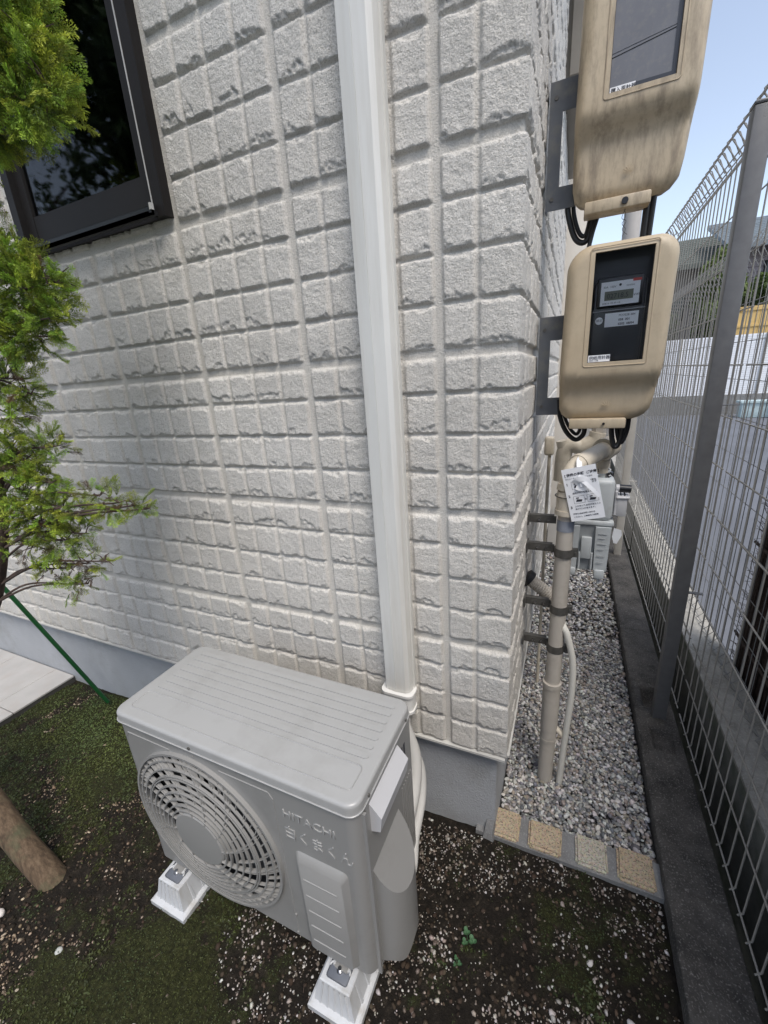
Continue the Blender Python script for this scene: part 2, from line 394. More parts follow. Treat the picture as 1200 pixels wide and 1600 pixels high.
# ------------------------------------------------------------------ the house: siding with its real relief
ROW = .11375; CELL = .108; G0 = .2016; DEPTH = .0112
def siding_height(u, z, seed):
    """relief of the split-stone siding: u = distance from the corner, z = height"""
    k = np.floor(z/ROW).astype(int); fz = z - k*ROW
    gap = np.where(k % 4 == 3, .022, .0048)
    # cells
    uu = u - G0
    first = u < G0
    cell = np.where(first, .1008, CELL)
    loc = np.where(first, u, uu)
    ci = np.floor(loc/cell).astype(int); fu = loc - ci*cell
    major_l = np.where(first, ci == 2, (ci % 4 == 0)); major_r = np.where(first, ci == 1, ci % 4 == 3)
    jit = .0
    hl = np.where(major_l, .0115, .0042); hr = np.where(major_r, .0115, .0042)
    hl = np.where(first & (ci == 0), -.05, hl)
    wob = (fbm(u*60, z*60, seed+3, 2)-.5)*.002
    dl = fu-hl+wob*.6; dr = cell-fu-hr+wob*.6
    db = fz-.0015; dt = ROW-gap-fz
    cid = ci+k*131+seed*7
    rnd = _hash(ci+first*50, k, seed+5)
    # ragged breaks along bottom and top
    cb = np.clip((fbm(u*22+rnd*9, k*3.7+z*6, seed+11, 4)-.44), 0, 1)*(.055+.05*rnd)+(fbm(u*85, z*30, seed+13, 3)-.42)*.006
    ct = np.clip((fbm(u*26+rnd*5, k*5.1+z*5, seed+23, 4)-.40), 0, 1)*(.030+.025*(1-rnd))+(fbm(u*90, z*30, seed+14, 3)-.42)*.005
    rough = fbm(u*120, z*120, seed+31, 3)-.5
    chipb = 1-sstep(0, .0040, db-cb+rough*.006); hb = sstep(0, .0030, db)*(1-(.22+.22*_hash(ci, k, seed+77))*chipb)
    chipt = 1-sstep(0, .0060, dt-ct*.8+rough*.006); ht = sstep(0, .0045, dt)*(1-.42*chipt)
    sl = np.where(major_l, 1., .7); sr = np.where(major_r, 1., .7)
    hhl = 1-sl+sl*sstep(0, .0055, dl); hhr = 1-sr+sr*sstep(0, .0055, dr)
    inside = hb*ht*hhl*hhr
    rough = rough*(1+2.6*np.maximum(chipb, .7*chipt))
    face = DEPTH*(1+.25*(rnd-.5)) + (fbm(u*14+rnd*20, z*14, seed+41, 4)-.5)*.0055 + rough*.0024
    # a little facet tilt per stone
    face = face + (fu/cell-.5)*(_hash(ci, k, seed+8)-.5)*.003 + (fz/ROW-.5)*(_hash(ci, k, seed+9)-.5)*.003
    h = inside*face + (rough*.0006)
    tz = (db < 0) | (dt < 0)
    dirt = (1-np.clip(inside, 0, 1))*.8*fbm(u*3, z*3, seed+60, 3)
    return h, dirt
def stripe_grid(a, b, step): n = max(2, int(round((b-a)/step))+1); return np.linspace(a, b, n)
def wall_mesh(name, us, zs, place, seed, hole=None, cornerfix=True):
    U, Z = np.meshgrid(us, zs); h, dirt = siding_height(U, Z, seed)
    if cornerfix:
        # fade to a shared profile at the corner so the two walls meet
        kk = np.floor(zs/ROW).astype(int); fz = zs-kk*ROW; gap = np.where(kk % 4 == 3, .022, .0048)
        prof = DEPTH*sstep(0, .004, fz-.0015)*sstep(0, .008, ROW-gap-fz)*.8
        wgt = sstep(.012, 0, 0) if False else (1-sstep(0, .012, U))
        h = h*(1-wgt)+prof[:, None]*wgt
    X, Y, Zc = place(U, Z, h)
    V = np.stack([X, Y, Zc], -1).reshape(-1, 3); nz, nu = U.shape
    i = np.arange(nz-1)[:, None]*nu+np.arange(nu-1)[None, :]
    F = np.stack([i, i+1, i+nu+1, i+nu], -1)
    if hole is not None:
        uc = (U[:-1, :-1]+U[1:, 1:])/2; zc = (Z[:-1, :-1]+Z[1:, 1:])/2
        keep = ~((uc > hole[0]) & (uc < hole[1]) & (zc > hole[2]) & (zc < hole[3])); F = F[keep]
    F = F.reshape(-1, 4)
    me = fast_mesh(name, V, F, smooth=True); val_attr(me, 'dirt', dirt.ravel())
    return me
house = empty('house', (-2.5, 2.5, -.43), label='house with pale grey split-stone patterned siding above a blue-grey rendered foundation', cat='house')
HOUSE_TOP = 3.55
zs = stripe_grid(0.0, 2.95, .0036); zs2 = np.concatenate([zs, stripe_grid(2.96, HOUSE_TOP, .01)])
us = np.concatenate([stripe_grid(0, 1.45, .0036), stripe_grid(1.455, 2.4, .005), stripe_grid(2.407, 3.6, .007), stripe_grid(3.62, 6.0, .02)])
me = wall_mesh('wall_front', us, zs2, lambda U, Z, h: (np.where(U < .0005, h, -U), -h, Z), 3, hole=(1.09, 1.83, 1.85, 3.4))
wf = link_mesh('wall', me, M['siding'], house, center=False)
us = np.concatenate([stripe_grid(0, .8, .004), stripe_grid(.805, 1.8, .007), stripe_grid(1.815, 6.0, .015)])
me = wall_mesh('wall_side', us, zs2, lambda U, Z, h: (h, np.where(U < .0005, -h, U), Z), 5)
ws = link_mesh('wall', me, M['siding'], house, center=False)
# body behind the siding (rear walls and roof so it is a real building)
MB().box(-6.0, -.012, .012, 6.0, 0.0, 1.8).box(-6.0, -1.84, .012, 6.0, 1.8, 3.45).box(-1.08, -.012, .012, 6.0, 1.8, 3.45).box(-1.84, -1.08, .9, 6.0, 1.8, 3.45).build('core_wall', M['room'], house)
MB().prism([(-6.4, 3.56), (.35, 3.56), (.35, 3.68), (-2.9, 5.0), (-6.4, 5.0)], -.45, 6.4, 'y').build('roof', M['rooftile'], house)
MB().box(-6.0, -.030, .028, 6.0, -.60, -.004).build('foundation', M['stucco'], house, flat=True)
MB().box(-6.0, .004, -.016, .010, -.010, -.001).box(-.006, .016, .010, 6.0, -.010, -.001).build('drip_trim', M['trim'], house, flat=True)
# bay at the far end and the shutter case high on the side wall
MB().rbox(.0, .20, 3.0, 5.6, -.43, 3.5, .006, 2).build('bay_wall', M['bay'], house)
sc = MB(); sc.box(.012, .075, 1.42, 2.6, 2.56, 3.5).box(.075, .095, 1.42, 1.47, 2.56, 3.5).box(.03, .085, 1.40, 1.42, 2.56, 3.5)
sc.build('shutter_case', M['shutter'], house)
# window
win = MB()
wx0, wx1, wz0, wz1 = -1.86, -1.075, 1.835, 3.45
fr = MB()
fr.box(-1.118, wx1, -.034, .06, wz0, wz1).box(wx0, -1.82, -.034, .06, wz0, wz1).box(-1.82, -1.118, -.02, .06, wz0, 1.872)
frame = fr.build('window_frame', M['frame'], house)
MB().box(-1.121, -1.118, -.0365, -.02, 1.872, wz1).build('frame_edge', M['frame_edge'], frame)
sb = MB(); sb.box(-1.178, -1.124, -.010, .02, 1.884, wz1).box(-1.775, -1.178, -.008, .02, 1.884, 1.966).box(-1.82, -1.775, -.010, .02, 1.884, wz1)
sb.build('sash', M['frame'], frame)
s2 = MB(); s2.box(-1.83, -1.105, -.052, -.034, 1.838, 1.850).box(-1.83, -1.105, -.052, -.047, 1.838, 1.861).box(-1.118, -1.108, -.056, -.0365, 1.843, 1.869)
s2.build('sill', M['frame_dark'], frame)
MB().box(-1.112, -1.104, -.0575, -.046, 1.850, 1.868).build('sill_cap', M['frame_edge'], frame)
MB().box(-1.775, -1.178, .002, .006, 1.966, wz1).build('glass_pane', M['glass'], frame, flat=True)
wg = MB()
for k in range(-20, 30):
    a = k*.035
    for s in (1, -1):
        pts = []
        x0, x1 = -1.775, -1.178
        z0 = 2.2+a; z1 = z0+s*(x1-x0)*.8
        if min(z0, z1) > 1.97 and max(z0, z1) < 3.4: wg.tube([(x0, .0085, z0), (x1, .0085, z1)], .0004, 4, cap=False)
wg.build('glass_wire', M['wire_glass'], frame, flat=True)
MB().box(-1.772, -1.735, .03, .04, 1.9, wz1).box(-1.728, -1.715, .035, .04, 1.9, wz1).build('curtain', M['curtain'], frame)

# ------------------------------------------------------------------ pipe cover on the wall
pc = empty('pipe_cover', (-.366, -.035, .215), label='white vertical pipe cover running down the front wall to the air conditioner', cat='pipe cover')
prof = [(-.418, -.012), (-.418, -.05), (-.410, -.066), (-.372, -.071), (-.371, -.0695), (-.370, -.071), (-.335, -.069), (-.322, -.060), (-.318, -.045), (-.318, -.012)]
MB().prism(prof, .235, 3.5).build('cover', M['duct'], pc, angle=20)
MB().box(-.4225, -.418, -.03, -.012, .235, 3.5).box(-.318, -.3135, -.03, -.012, .235, 3.5).build('back_channel', M['duct'], pc)
c = MB()
for z0, z1, g in ((.222, .232, .012), (.150, .160, .010), (.160, .222, .006)):
    c.prism([(-.368+(x+.368)*(1+g/.05), -.012+(y+.012)*(1+g/.055)) for x, y in rrect(-.418, -.318, -.071, -.012, .02, 5)], z0, z1)
c.build('collar', M['collar'], pc)

# ------------------------------------------------------------------ air conditioner outdoor unit
AC = empty('air_conditioner', (-1.132, -.212, -.335), R(-.5), label='pale grey outdoor air conditioner unit with round fan grille standing on two feet', cat='air conditioner')
OZ = .335     # local z offset: local = world z + OZ
W_, D_, H0, H1 = .872, .357, -.300, .325
def z_(z): return z+OZ
cx, cz, cr = .312, -.010, .278
# casing shell
shell = []
r = .032
def arc(cx_, cy_, a0, a1, n=8): return [(cx_+r*math.cos(R(a0+(a1-a0)*k/n)), cy_+r*math.sin(R(a0+(a1-a0)*k/n))) for k in range(n+1)]
path = arc(W_-r, -D_+r, -90, 0)+arc(W_-r, -r, 0, 90)+arc(r, -r, 90, 180)+arc(r, -D_+r, 180, 270)
V = [(p[0], p[1], z_(H0)) for p in path]+[(p[0], p[1], z_(H1)) for p in path]; n = len(path)
sh = MB().add(V, [(k, k+1, n+k+1, n+k) for k in range(n-1)]); sh.add(V[:n], [tuple(range(n))])
# front sheet with round opening, continued by an inward throat
fx0, fx1, NN = r, W_-r, 96
ring = [(cx+cr*math.cos(2*math.pi*k/NN), cz+cr*math.sin(2*math.pi*k/NN)) for k in range(NN)]
def to_rect(t, x0, x1, z0, z1):
    c_, s_ = math.cos(t), math.sin(t); k = 1e9
    if c_ > 1e-9: k = min(k, (x1-cx)/c_)
    if c_ < -1e-9: k = min(k, (x0-cx)/c_)
    if s_ > 1e-9: k = min(k, (z1-cz)/s_)
    if s_ < -1e-9: k = min(k, (z0-cz)/s_)
    return (cx+c_*k, cz+s_*k)
ang = sorted(set([2*math.pi*k/NN for k in range(NN)]+[math.atan2(zz-cz, xx-cx) % (2*math.pi) for xx in (fx0, .62) for zz in (H0, H1)]))
A = [(cx+cr*math.cos(t), -D_, z_(cz+cr*math.sin(t))) for t in ang]; B = [to_rect(t, fx0, .62, H0, H1) for t in ang]
n = len(ang); Bv = [(p[0], -D_, z_(p[1])) for p in B]; Cv = [(p[0], -D_+.03, p[2]) for p in A]
sh.add(A+Bv+Cv, [(k, (k+1) % n, n+(k+1) % n, n+k) for k in range(n)]+[(k, (k+1) % n, 2*n+(k+1) % n, 2*n+k) for k in range(n)])
sh.add([(.62, -D_, z_(H0)), (fx1, -D_, z_(H0)), (fx1, -D_, z_(H1)), (.62, -D_, z_(H1))], [(0, 1, 2, 3)])
casing = sh.build('casing', M['casing'], AC, local=True)
# pressed lines of the front
pl = MB()
def rib(mb, a, b, wd=.004, hh=.0022, axis='y', yy=-D_):
    a = Vector((a[0], yy, z_(a[1]))); b = Vector((b[0], yy, z_(b[1]))); mb.tube([a, b], wd/2, 8, flat=1)
rib(pl, (.045, .281), (.232, .281), .0045); rib(pl, (.43, .281), (.604, .281), .0045)
rib(pl, (.045, .281), (.036, .265), .004); rib(pl, (.604, .281), (.6165, .262), .004)
rib(pl, (.6165, .262), (.6165, -.288), .003); rib(pl, (.232, .281), (.238, .268), .003)
for p in ((.335, .297), (.62, -.20), (.615, -.285)): pl.cyl((p[0], -D_-.003, z_(p[1])), (p[0], -D_+.002, z_(p[1])), .004, 10)
split_build(pl, 'pressed_line', M['casing'], AC, local=True)
# raised service panel
pn = MB(); poly = rrect(.662, .828, -.288, .102, .016, 5); poly2 = rrect(.676, .815, -.28, .083, .012, 5); n = len(poly)
V = [(p[0], -D_+.001, z_(p[1])) for p in poly]+[(p[0], -D_-.016, z_(p[1])) for p in poly2]
pn.add(V, [(k, (k+1) % n, n+(k+1) % n, n+k) for k in range(n)]+[tuple(range(n, 2*n))]); 
pn.build('service_panel', M['casing'], AC, local=True, angle=50)
for k in range(5):
    pass
slt = MB()
for k in range(5):
    z = .022-k*.064; slt.tube([(.690, -D_-.016, z_(z)), (.795, -D_-.016, z_(z))], .0022, 8)
split_build(slt, 'slit', M['casing'], AC, local=True)
text('lettering', 'HITACHI', .038, M['lid'], AC, face_front(.642, -D_-.0002, z_(.216)), .0018, local=True, xscale=1.10)
text('lettering', '白くまくん', .050, M['lid'], AC, face_front(.636, -D_-.0002, z_(.142)), .0018, local=True, xscale=.86, bold=-.0002)
# lid
ld = MB()
lp = rrect(-.005, W_+.005, -D_-.005, .004, .036, 8); n = len(lp)
def inset(poly, d):
    x0 = min(p[0] for p in poly); x1 = max(p[0] for p in poly); y0 = min(p[1] for p in poly); y1 = max(p[1] for p in poly); cx_, cy_ = (x0+x1)/2, (y0+y1)/2
    return [(cx_+(p[0]-cx_)*(1-2*d/(x1-x0)), cy_+(p[1]-cy_)*(1-2*d/(y1-y0))) for p in poly]
V = []; lev = [(0, .320), (0, .344)]+[(.010*(1-math.cos(R(a))), .344+.010*math.sin(R(a))) for a in (22, 45, 67, 90)]
for d, z in lev: V += [(p[0], p[1], z_(z)) for p in inset(lp, d)]
F = [(i*n+k, i*n+(k+1) % n, (i+1)*n+(k+1) % n, (i+1)*n+k) for i in range(len(lev)-1) for k in range(n)]+[tuple((len(lev)-1)*n+k for k in range(n))]
ld.add(V, F); lid = ld.build('lid', M['lid'], AC, local=True, angle=40)
rb = MB()
for k in range(7):
    v = .040+k*.0305
    rb.prism(rrect(.040, .842, -v-.0085, -v+.0085, .0083, 5), z_(.353), z_(.3568))
poly = rrect(.035, .842, -.325, -.252, .014, 5)
rb.tube([(p[0], p[1], z_(.3542)) for p in poly], .0016, 6, closed=True)
split_build(rb, 'lid_rib', M['lid'], lid, local=True, angle=60)
MB().tube([(p[0], p[1], z_(.3215)) for p in inset(lp, -.0015)], .0022, 6, closed=True).build('lid_lip', M['lid'], lid, local=True)
scm = MB()
for p in ((.335, -D_-.006, .3325),): scm.cyl(p[:2]+(z_(p[2]),), (p[0], p[1]-.003, z_(p[2])), .0045, 10)
for y in (-.05, -.30): scm.cyl((W_+.004, y, z_(.330)), (W_+.009, y, z_(.330)), .004, 10)
split_build(scm, 'screw', M['steel'], AC, local=True)
# fan grille
gr = MB(); YG = -D_-.004
def dome(rr_): t = rr_/.294; return .033*(1-t**2.2)
rings = [.291, .270, .245, .222, .215, .192, .170, .148, .128, .110]
for i, q in enumerate(rings):
    NR = 72; wd = .0021 if i else .0038; dp = .0040 if i else .007
    ins = []
    y = YG-dome(q)
    P = [];F = []
    for k in range(NR):
        t = 2*math.pi*k/NR
        for rr_, yy in ((q-wd, y-dp), (q+wd, y-dp), (q+wd, y+dp), (q-wd, y+dp)):
            P.append((cx+rr_*math.cos(t), yy, z_(cz+rr_*math.sin(t))))
    for k in range(NR):
        j = (k+1) % NR
        for e in range(4): F.append((k*4+e, k*4+(e+1) % 4, j*4+(e+1) % 4, j*4+e))
    gr.add(P, F)
gr.build('grille_ring', M['grille'], AC, local=True)
sp = MB()
def spoke(t0, ra, rb_, sw, th=.0012, dp=.006, n=8, y0=0):
    P = []
    for k in range(n+1):
        q = ra+(rb_-ra)*k/n; t = t0+sw*(k/n); y = YG-dome(q)+.003+y0
        for s in (-1, 1):
            for e in (-dp, dp):
                P.append((cx+q*math.cos(t)-s*th*math.sin(t), y+e, z_(cz+q*math.sin(t)+s*th*math.cos(t))))
    F = [];
    for k in range(n):
        a = k*4; b = a+4
        F += [(a, a+1, b+1, b), (a+2, b+2, b+3, a+3), (a, b, b+2, a+2), (a+1, a+3, b+3, b+1)]
    sp.add(P, F)
for k in range(12): spoke(2*math.pi*k/12, .095, .292, R(34), .0015, .006)
for k in range(24): spoke(2*math.pi*(k+.5)/24, .150, .292, R(22), .0010, .0045)
for k in range(48): spoke(2*math.pi*(k+.25)/48, .245, .292, R(6), .0009, .0045)
sp.build('grille_spoke', M['grille'], AC, local=True)
hb = MB(); P = []; lv = [(.098, .022), (.099, .032), (.094, .036), (.05, .0385), (.0, .039)]
n = 48
for q, y in lv[:-1]: P += [(cx+q*math.cos(2*math.pi*k/n), YG-y+.004, z_(cz+q*math.sin(2*math.pi*k/n))) for k in range(n)]
P.append((cx, YG-lv[-1][1]+.004, z_(cz)))
F = [(i*n+k, i*n+(k+1) % n, (i+1)*n+(k+1) % n, (i+1)*n+k) for i in range(3) for k in range(n)]+[(3*n+k, 3*n+(k+1) % n, 4*n) for k in range(n)]
hb.add(P, F).build('grille_hub', M['grille'], AC, local=True)
# inside: dark cavity, motor and propeller
cv = MB(); n = 48
P = [(cx+.279*math.cos(2*math.pi*k/n), -D_+.029, z_(cz+.279*math.sin(2*math.pi*k/n))) for k in range(n)]+[(cx+.27*math.cos(2*math.pi*k/n), -.06, z_(cz+.27*math.sin(2*math.pi*k/n))) for k in range(n)]
cv.add(P, [(k, (k+1) % n, n+(k+1) % n, n+k) for k in range(n)]+[tuple(range(n, 2*n))]).build('cavity', M['fan_dark'], AC, local=True)
fb = MB(); fb.cyl((cx, -D_+.03, z_(cz)), (cx, -.15, z_(cz)), .055, 24)
for b in range(3):
    P = []; F = []
    for i in range(7):
        q = .05+.035*i
        for j in range(7):
            t = R(120*b+ (j/6)*(70+10*i/6)+ i*5); P.append((cx+q*math.cos(t), -D_+.05+.09*(j/6), z_(cz+q*math.sin(t))))
    for i in range(6):
        for j in range(6): F.append((i*7+j, i*7+j+1, (i+1)*7+j+1, (i+1)*7+j))
    fb.add(P, F)
fb.build('fan', M['fan_blade'], AC, local=True)
# right side: side panel seam, handle, pipe cover bulge, side ribs
sd_ = MB(); sd_.box(W_-.001, W_+.004, -.318, -.020, z_(H0-.01), z_(.318))
sd_.box(W_-.001, W_+.010, -.333, -.325, z_(H0-.02), z_(.305))
side = sd_.build('side_panel', M['casing'], AC, local=True)
hd = MB(); hd.add([(W_+.004, -.115, z_(.300)), (W_+.004, -.300, z_(.300)), (W_+.036, -.300, z_(.262)), (W_+.036, -.115, z_(.262)), (W_+.004, -.115, z_(.205)), (W_+.004, -.300, z_(.205)), (W_+.030, -.300, z_(.215)), (W_+.030, -.115, z_(.215))],
    [(0, 1, 2, 3), (2, 1, 5, 6), (3, 7, 4, 0), (2, 6, 7, 3), (6, 5, 4, 7)]); hd.build('handle', M['white_plastic'], AC, local=True)
cvv = MB()   # half-round valve cover with a slanted oval top
n = 20; P = []; F = []
yc, ry, rx = -.225, .088, .072
for i in range(n+1):
    t = math.pi*i/n; x = W_+.003+rx*math.sin(t)**.8; y = yc+ry*math.cos(t)
    ztop = .085-1.75*(x-W_); 
    P += [(x, y, z_(-.300+.012*math.sin(5*t))), (x, y, z_(ztop))]
for i in range(n): F.append((2*i, 2*i+2, 2*i+3, 2*i+1))
cvv.add(P, F)
Q = [P[2*i+1] for i in range(n+1)]; Q.append((W_+.003, yc, z_(.05)))
cvv.add(Q, [tuple(range(n+1))])
cvv.add([P[2*i] for i in range(n+1)], [tuple(range(n+1))])
cvv.build('valve_cover', M['casing'], AC, local=True, angle=50)
vr = MB()
for k in range(6):
    vr.box(W_+.003, W_+.007, -.105+k*.013, -.101+k*.013, z_(-.15), z_(.12))
split_build(vr, 'side_rib', M['casing'], AC, local=True)
sg = MB(); 
for k in range(4): sg.box(W_+.003, W_+.0045, -.13+k*.018, -.118+k*.018, z_(.18+.01*k), z_(.26))
split_build(sg, 'side_mark', M['ink'], AC, local=True)
# steel feet of the unit
for x in (.09, .765):
    MB().box(x-.02, x+.02, -D_-.012, .03, z_(-.331), z_(-.325)).box(x-.02, x-.017, -D_+.01, .0, z_(-.331), z_(H0+.002)).box(x+.017, x+.02, -D_+.01, .0, z_(-.331), z_(H0+.002)).build('mounting_foot', M['casing'], AC, local=True)

# plastic support blocks
def foot_block(x, label):
    e = Vector((math.cos(R(-.5)), math.sin(R(-.5)), 0)); nn = Vector((-math.sin(R(-.5)), math.cos(R(-.5)), 0))
    base = Vector((-1.132, -.212, 0))+e*x - nn*.20
    b = empty('support_block', (base.x, base.y, -.445), R(-.5), label=label, cat='support block', group='plastic feet under the air conditioner')
    bl = MB(); 
    def ring_(wx, y0, y1, z): return [(wx, y0, z), (wx, y1, z), (-wx, y1, z), (-wx, y0, z)]
    lv = [ring_(.082, -.235, .235, 0), ring_(.082, -.235, .235, .020), ring_(.076, -.228, .228, .023), ring_(.066, -.218, .218, .024), ring_(.050, -.204, .182, .106), ring_(.047, -.200, .178, .109)]
    V = [p for l in lv for p in l]; F = [(i*4+k, i*4+(k+1) % 4, (i+1)*4+(k+1) % 4, (i+1)*4+k) for i in range(5) for k in range(4)]+[(20, 21, 22, 23)]
    bl.add(V, F)
    o = bl.build('block', M['foot'], b, local=True, angle=20)
    rbm = MB()
    for k in range(5):
        x_ = -.036+k*.018; rbm.add([(x_*1.35-.004, -.2165, .018), (x_*1.35+.004, -.2165, .018), (x_+.0025, -.2045, .104), (x_-.0025, -.2045, .104), (x_*1.35-.003, -.2205, .018), (x_*1.35+.003, -.2205, .018), (x_+.0015, -.208, .104), (x_-.0015, -.208, .104)], [(4, 5, 6, 7), (0, 4, 7, 3), (1, 2, 6, 5)])
    for s in (-1, 1):
        for k in range(9):
            y_ = -.17+k*.0425; rbm.add([(s*.067, y_-.006, .018), (s*.067, y_+.006, .018), (s*.047, y_+.004, .104), (s*.047, y_-.004, .104), (s*.071, y_-.004, .018), (s*.071, y_+.004, .018), (s*.051, y_+.003, .104), (s*.051, y_-.003, .104)], [(4, 5, 6, 7), (0, 4, 7, 3), (1, 2, 6, 5)])
    rbm.build('rib', M['foot'], b, local=True)
    pt = MB().rbox(-.034, .034, -.193, -.085, .1075, .1105, .006, 2); pt.build('plate', M['foot_plate'], b, local=True)
    wl = MB()
    for sx in (-1, 1): wl.tube([(sx*.022, -.165, .115), (sx*.022, -.145, .1155), (sx*.022, -.10, .115)], .0045, 8)
    wl.tube([(-.033+.033*(1-math.cos(R(a))), -.168+.018*math.sin(R(a)), .115) for a in range(0, 181, 20)], .003, 6)
    wl.build('rim', M['foot'], b, local=True)
    MB().cyl((0, -.168, .110), (0, -.168, .117), .010, 6).cyl((0, -.168, .110), (0, -.168, .124), .0055, 12).build('bolt', M['chrome'], b, local=True)
foot_block(.088, 'white ribbed plastic foot under the left end of the air conditioner, below the fan')
foot_block(.762, 'white ribbed plastic foot under the right end of the air conditioner, below the service panel')

# insulated refrigerant hoses
hz = MB(); pts = spline([(-.375, -.055, .17), (-.345, -.07, .08), (-.305, -.09, -.02), (-.290, -.15, -.10), (-.285, -.25, -.16), (-.264, -.34, -.20), (-.27, -.40, -.26)], 8)
hz.tube(pts, .024, 14); tag(hz.build('insulated_hose', M['insul']), 'thick pale insulated hose curving from the pipe cover behind the right side of the unit', 'hose', 'hoses feeding the air conditioner')
hz = MB(); pts = spline([(-.35, -.055, .17), (-.335, -.065, .03), (-.288, -.08, -.08), (-.272, -.13, -.17), (-.268, -.22, -.235), (-.252, -.30, -.27), (-.27, -.36, -.30)], 8)
hz.tube(pts, .017, 12); tag(hz.build('insulated_hose', M['insul']), 'thinner pale hose hanging lowest behind the right side of the unit', 'hose', 'hoses feeding the air conditioner')

# ------------------------------------------------------------------ electricity meter boxes
def meter_box(z0, z1, wz0, wz1, zstep, m, label, open_meter, zr):
    """hood with a domed front; x .09-.385, front at y .365, back at y .45"""
    xa, xb = .092, .388
    t = empty('meter_box', (.24, .45, z0), label=label, cat='meter box', group='meter boxes on the side wall')
    # outline, tapering inwards below zstep
    P = []
    def arc2(cx_, cz_, rr_, a0, a1, n=10): return [(cx_+rr_*math.cos(R(a0+(a1-a0)*k/n)), cz_+rr_*math.sin(R(a0+(a1-a0)*k/n))) for k in range(n+1)]
    tp = .016
    out = arc2(xb-.055, z1-.055, .055, 0, 90)+arc2(xa+.075, z1-.070, .070, 90, 180)
    out += [(xa, zstep+.02)]+arc2(xa+.052, z0+.048, .047, 180, 270, 8)
    out += arc2(xb-tp-.060, z0+.060, .060, 270, 345, 8)+[(xb-.004, zstep+.04)]
    # resample by angle around the window centre
    wc = (.248, (wz0+wz1)/2); wx0_, wx1_ = .172, .324
    N = 120
    def hit(poly, a):
        d = (math.cos(a), math.sin(a)); best = None
        for i in range(len(poly)):
            p = poly[i]; q = poly[(i+1) % len(poly)]; e = (q[0]-p[0], q[1]-p[1]); den = d[0]*e[1]-d[1]*e[0]
            if abs(den) < 1e-12: continue
            tt = ((p[0]-wc[0])*e[1]-(p[1]-wc[1])*e[0])/den; u = ((p[0]-wc[0])*d[1]-(p[1]-wc[1])*d[0])/den
            if tt > 0 and -1e-6 <= u <= 1+1e-6 and (best is None or tt > best): best = tt
        return (wc[0]+d[0]*best, wc[1]+d[1]*best)
    rect = [(wx0_, wz0), (wx1_, wz0), (wx1_, wz1), (wx0_, wz1)]
    A = [2*math.pi*k/N for k in range(N)]+[math.atan2(q[1]-wc[1], q[0]-wc[0]) % (2*math.pi) for q in rect]
    A = sorted(A); O_ = [hit(out, a) for a in A]; I_ = [hit(rect, a) for a in A]; n = len(A)
    def step(z): return .036*(1-float(sstep(zstep-.030, zstep+.024, np.array(z))))
    rings = []
    rings.append([(p[0], .45, p[1]) for p in O_])
    rings.append([(p[0], .43, p[1]) for p in O_])
    rings.append([(p[0], .405+step(p[1])*.55, p[1]) for p in O_])
    K = [0, .04, .09, .15, .22, .3, .38, .46, .55, .64, .73, .82, .91, 1]
    for k in K:
        g = []
        for o_, i_ in zip(O_, I_):
            x = o_[0]+(i_[0]-o_[0])*k; z = o_[1]+(i_[1]-o_[1])*k
            dist = math.hypot(x-o_[0], z-o_[1]); rd = .036
            q = max(0, 1-dist/rd); y = .367+step(z)+.034*(1-math.sqrt(max(0, 1-q*q)))
            g.append((x, min(y, .405+step(z)*.55) if k == 0 else y, z))
        rings.append(g)
    V = [p for g in rings for p in g]; F = [(i*n+k, i*n+(k+1) % n, (i+1)*n+(k+1) % n, (i+1)*n+k) for i in range(len(rings)-1) for k in range(n)]
    # reveal of the window
    b = len(V); V += [(p[0], .380, p[1]) for p in I_]; F += [((len(rings)-1)*n+k, (len(rings)-1)*n+(k+1) % n, b+(k+1) % n, b+k) for k in range(n)]
    hood = MB().add(V, F).build('hood', m, t, angle=50)
    # rim pressed around the window
    q = rrect(wx0_-.012, wx1_+.010, wz0-.012, wz1+.012, .008, 4)
    MB().tube([(x, .3668, z) for x, z in q], .0018, 6, closed=True).build('window_rim', m, hood)
    # rear plate and bottom flange
    MB().rbox(xa+.02, xb-.050, .45, .462, z0+.05, z1-.04, .004, 2).rbox(.132, .300, .385, .45, z0-.026, z0+.006, .004, 2).build('back_plate', m, t)
    MB().cyl((.236, .384, z0-.010), (.236, .379, z0-.010), .0085 if not open_meter else .004, 16).build('screw', M['black'], t)
    # steel bracket fixed to the wall
    b0, b1 = z0+.015 if open_meter else z0+.025, zr
    br = MB().box(.018, .200, .464, .468, b0, b0+.060).box(.018, .200, .464, .468, b1-.075, b1).box(.018, .055, .464, .468, b0+.060, b1-.075).box(.018, .022, .468, .50, b0, b1)
    br.build('bracket', M['bracket'], t, flat=True)
    split_build(MB().cyl((.036, .462, b0+.03), (.036, .469, b0+.03), .006, 8).cyl((.036, .462, b1-.04), (.036, .469, b1-.04), .006, 8), 'bolt', M['steel'], t)
    MB().box(wx0_+.001, wx1_-.001, .3765, .379, wz0+.001, wz1-.001).build('window_pane', M['clear'] if open_meter else M['greypane'], t, flat=True)
    return t
def grey_pane():
    m = mat('greypane', (.15, .15, .16), .2, var=.08, vs=12, dirt=(.2, .19, .18), ds=60, dlo=.5, dhi=.8); return m
M['greypane'] = grey_pane()
mb1 = meter_box(1.745, 2.36, 1.985, 2.30, 1.925, M['meter_dirty'], 'upper beige meter box streaked with black dirt, grey clouded window', False, 2.095)
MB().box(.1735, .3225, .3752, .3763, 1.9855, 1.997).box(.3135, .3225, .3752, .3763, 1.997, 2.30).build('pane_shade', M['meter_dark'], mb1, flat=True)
st = MB().box(.1740, .2335, .3735, .3750, 1.9785, 1.9985).build('sticker', M['label'], mb1, flat=True)
text('lettering', '購入用計器', .0118, M['ink'], st, face_front(.1765, .3732, 1.9865, -1), .0002, bold=.0001)
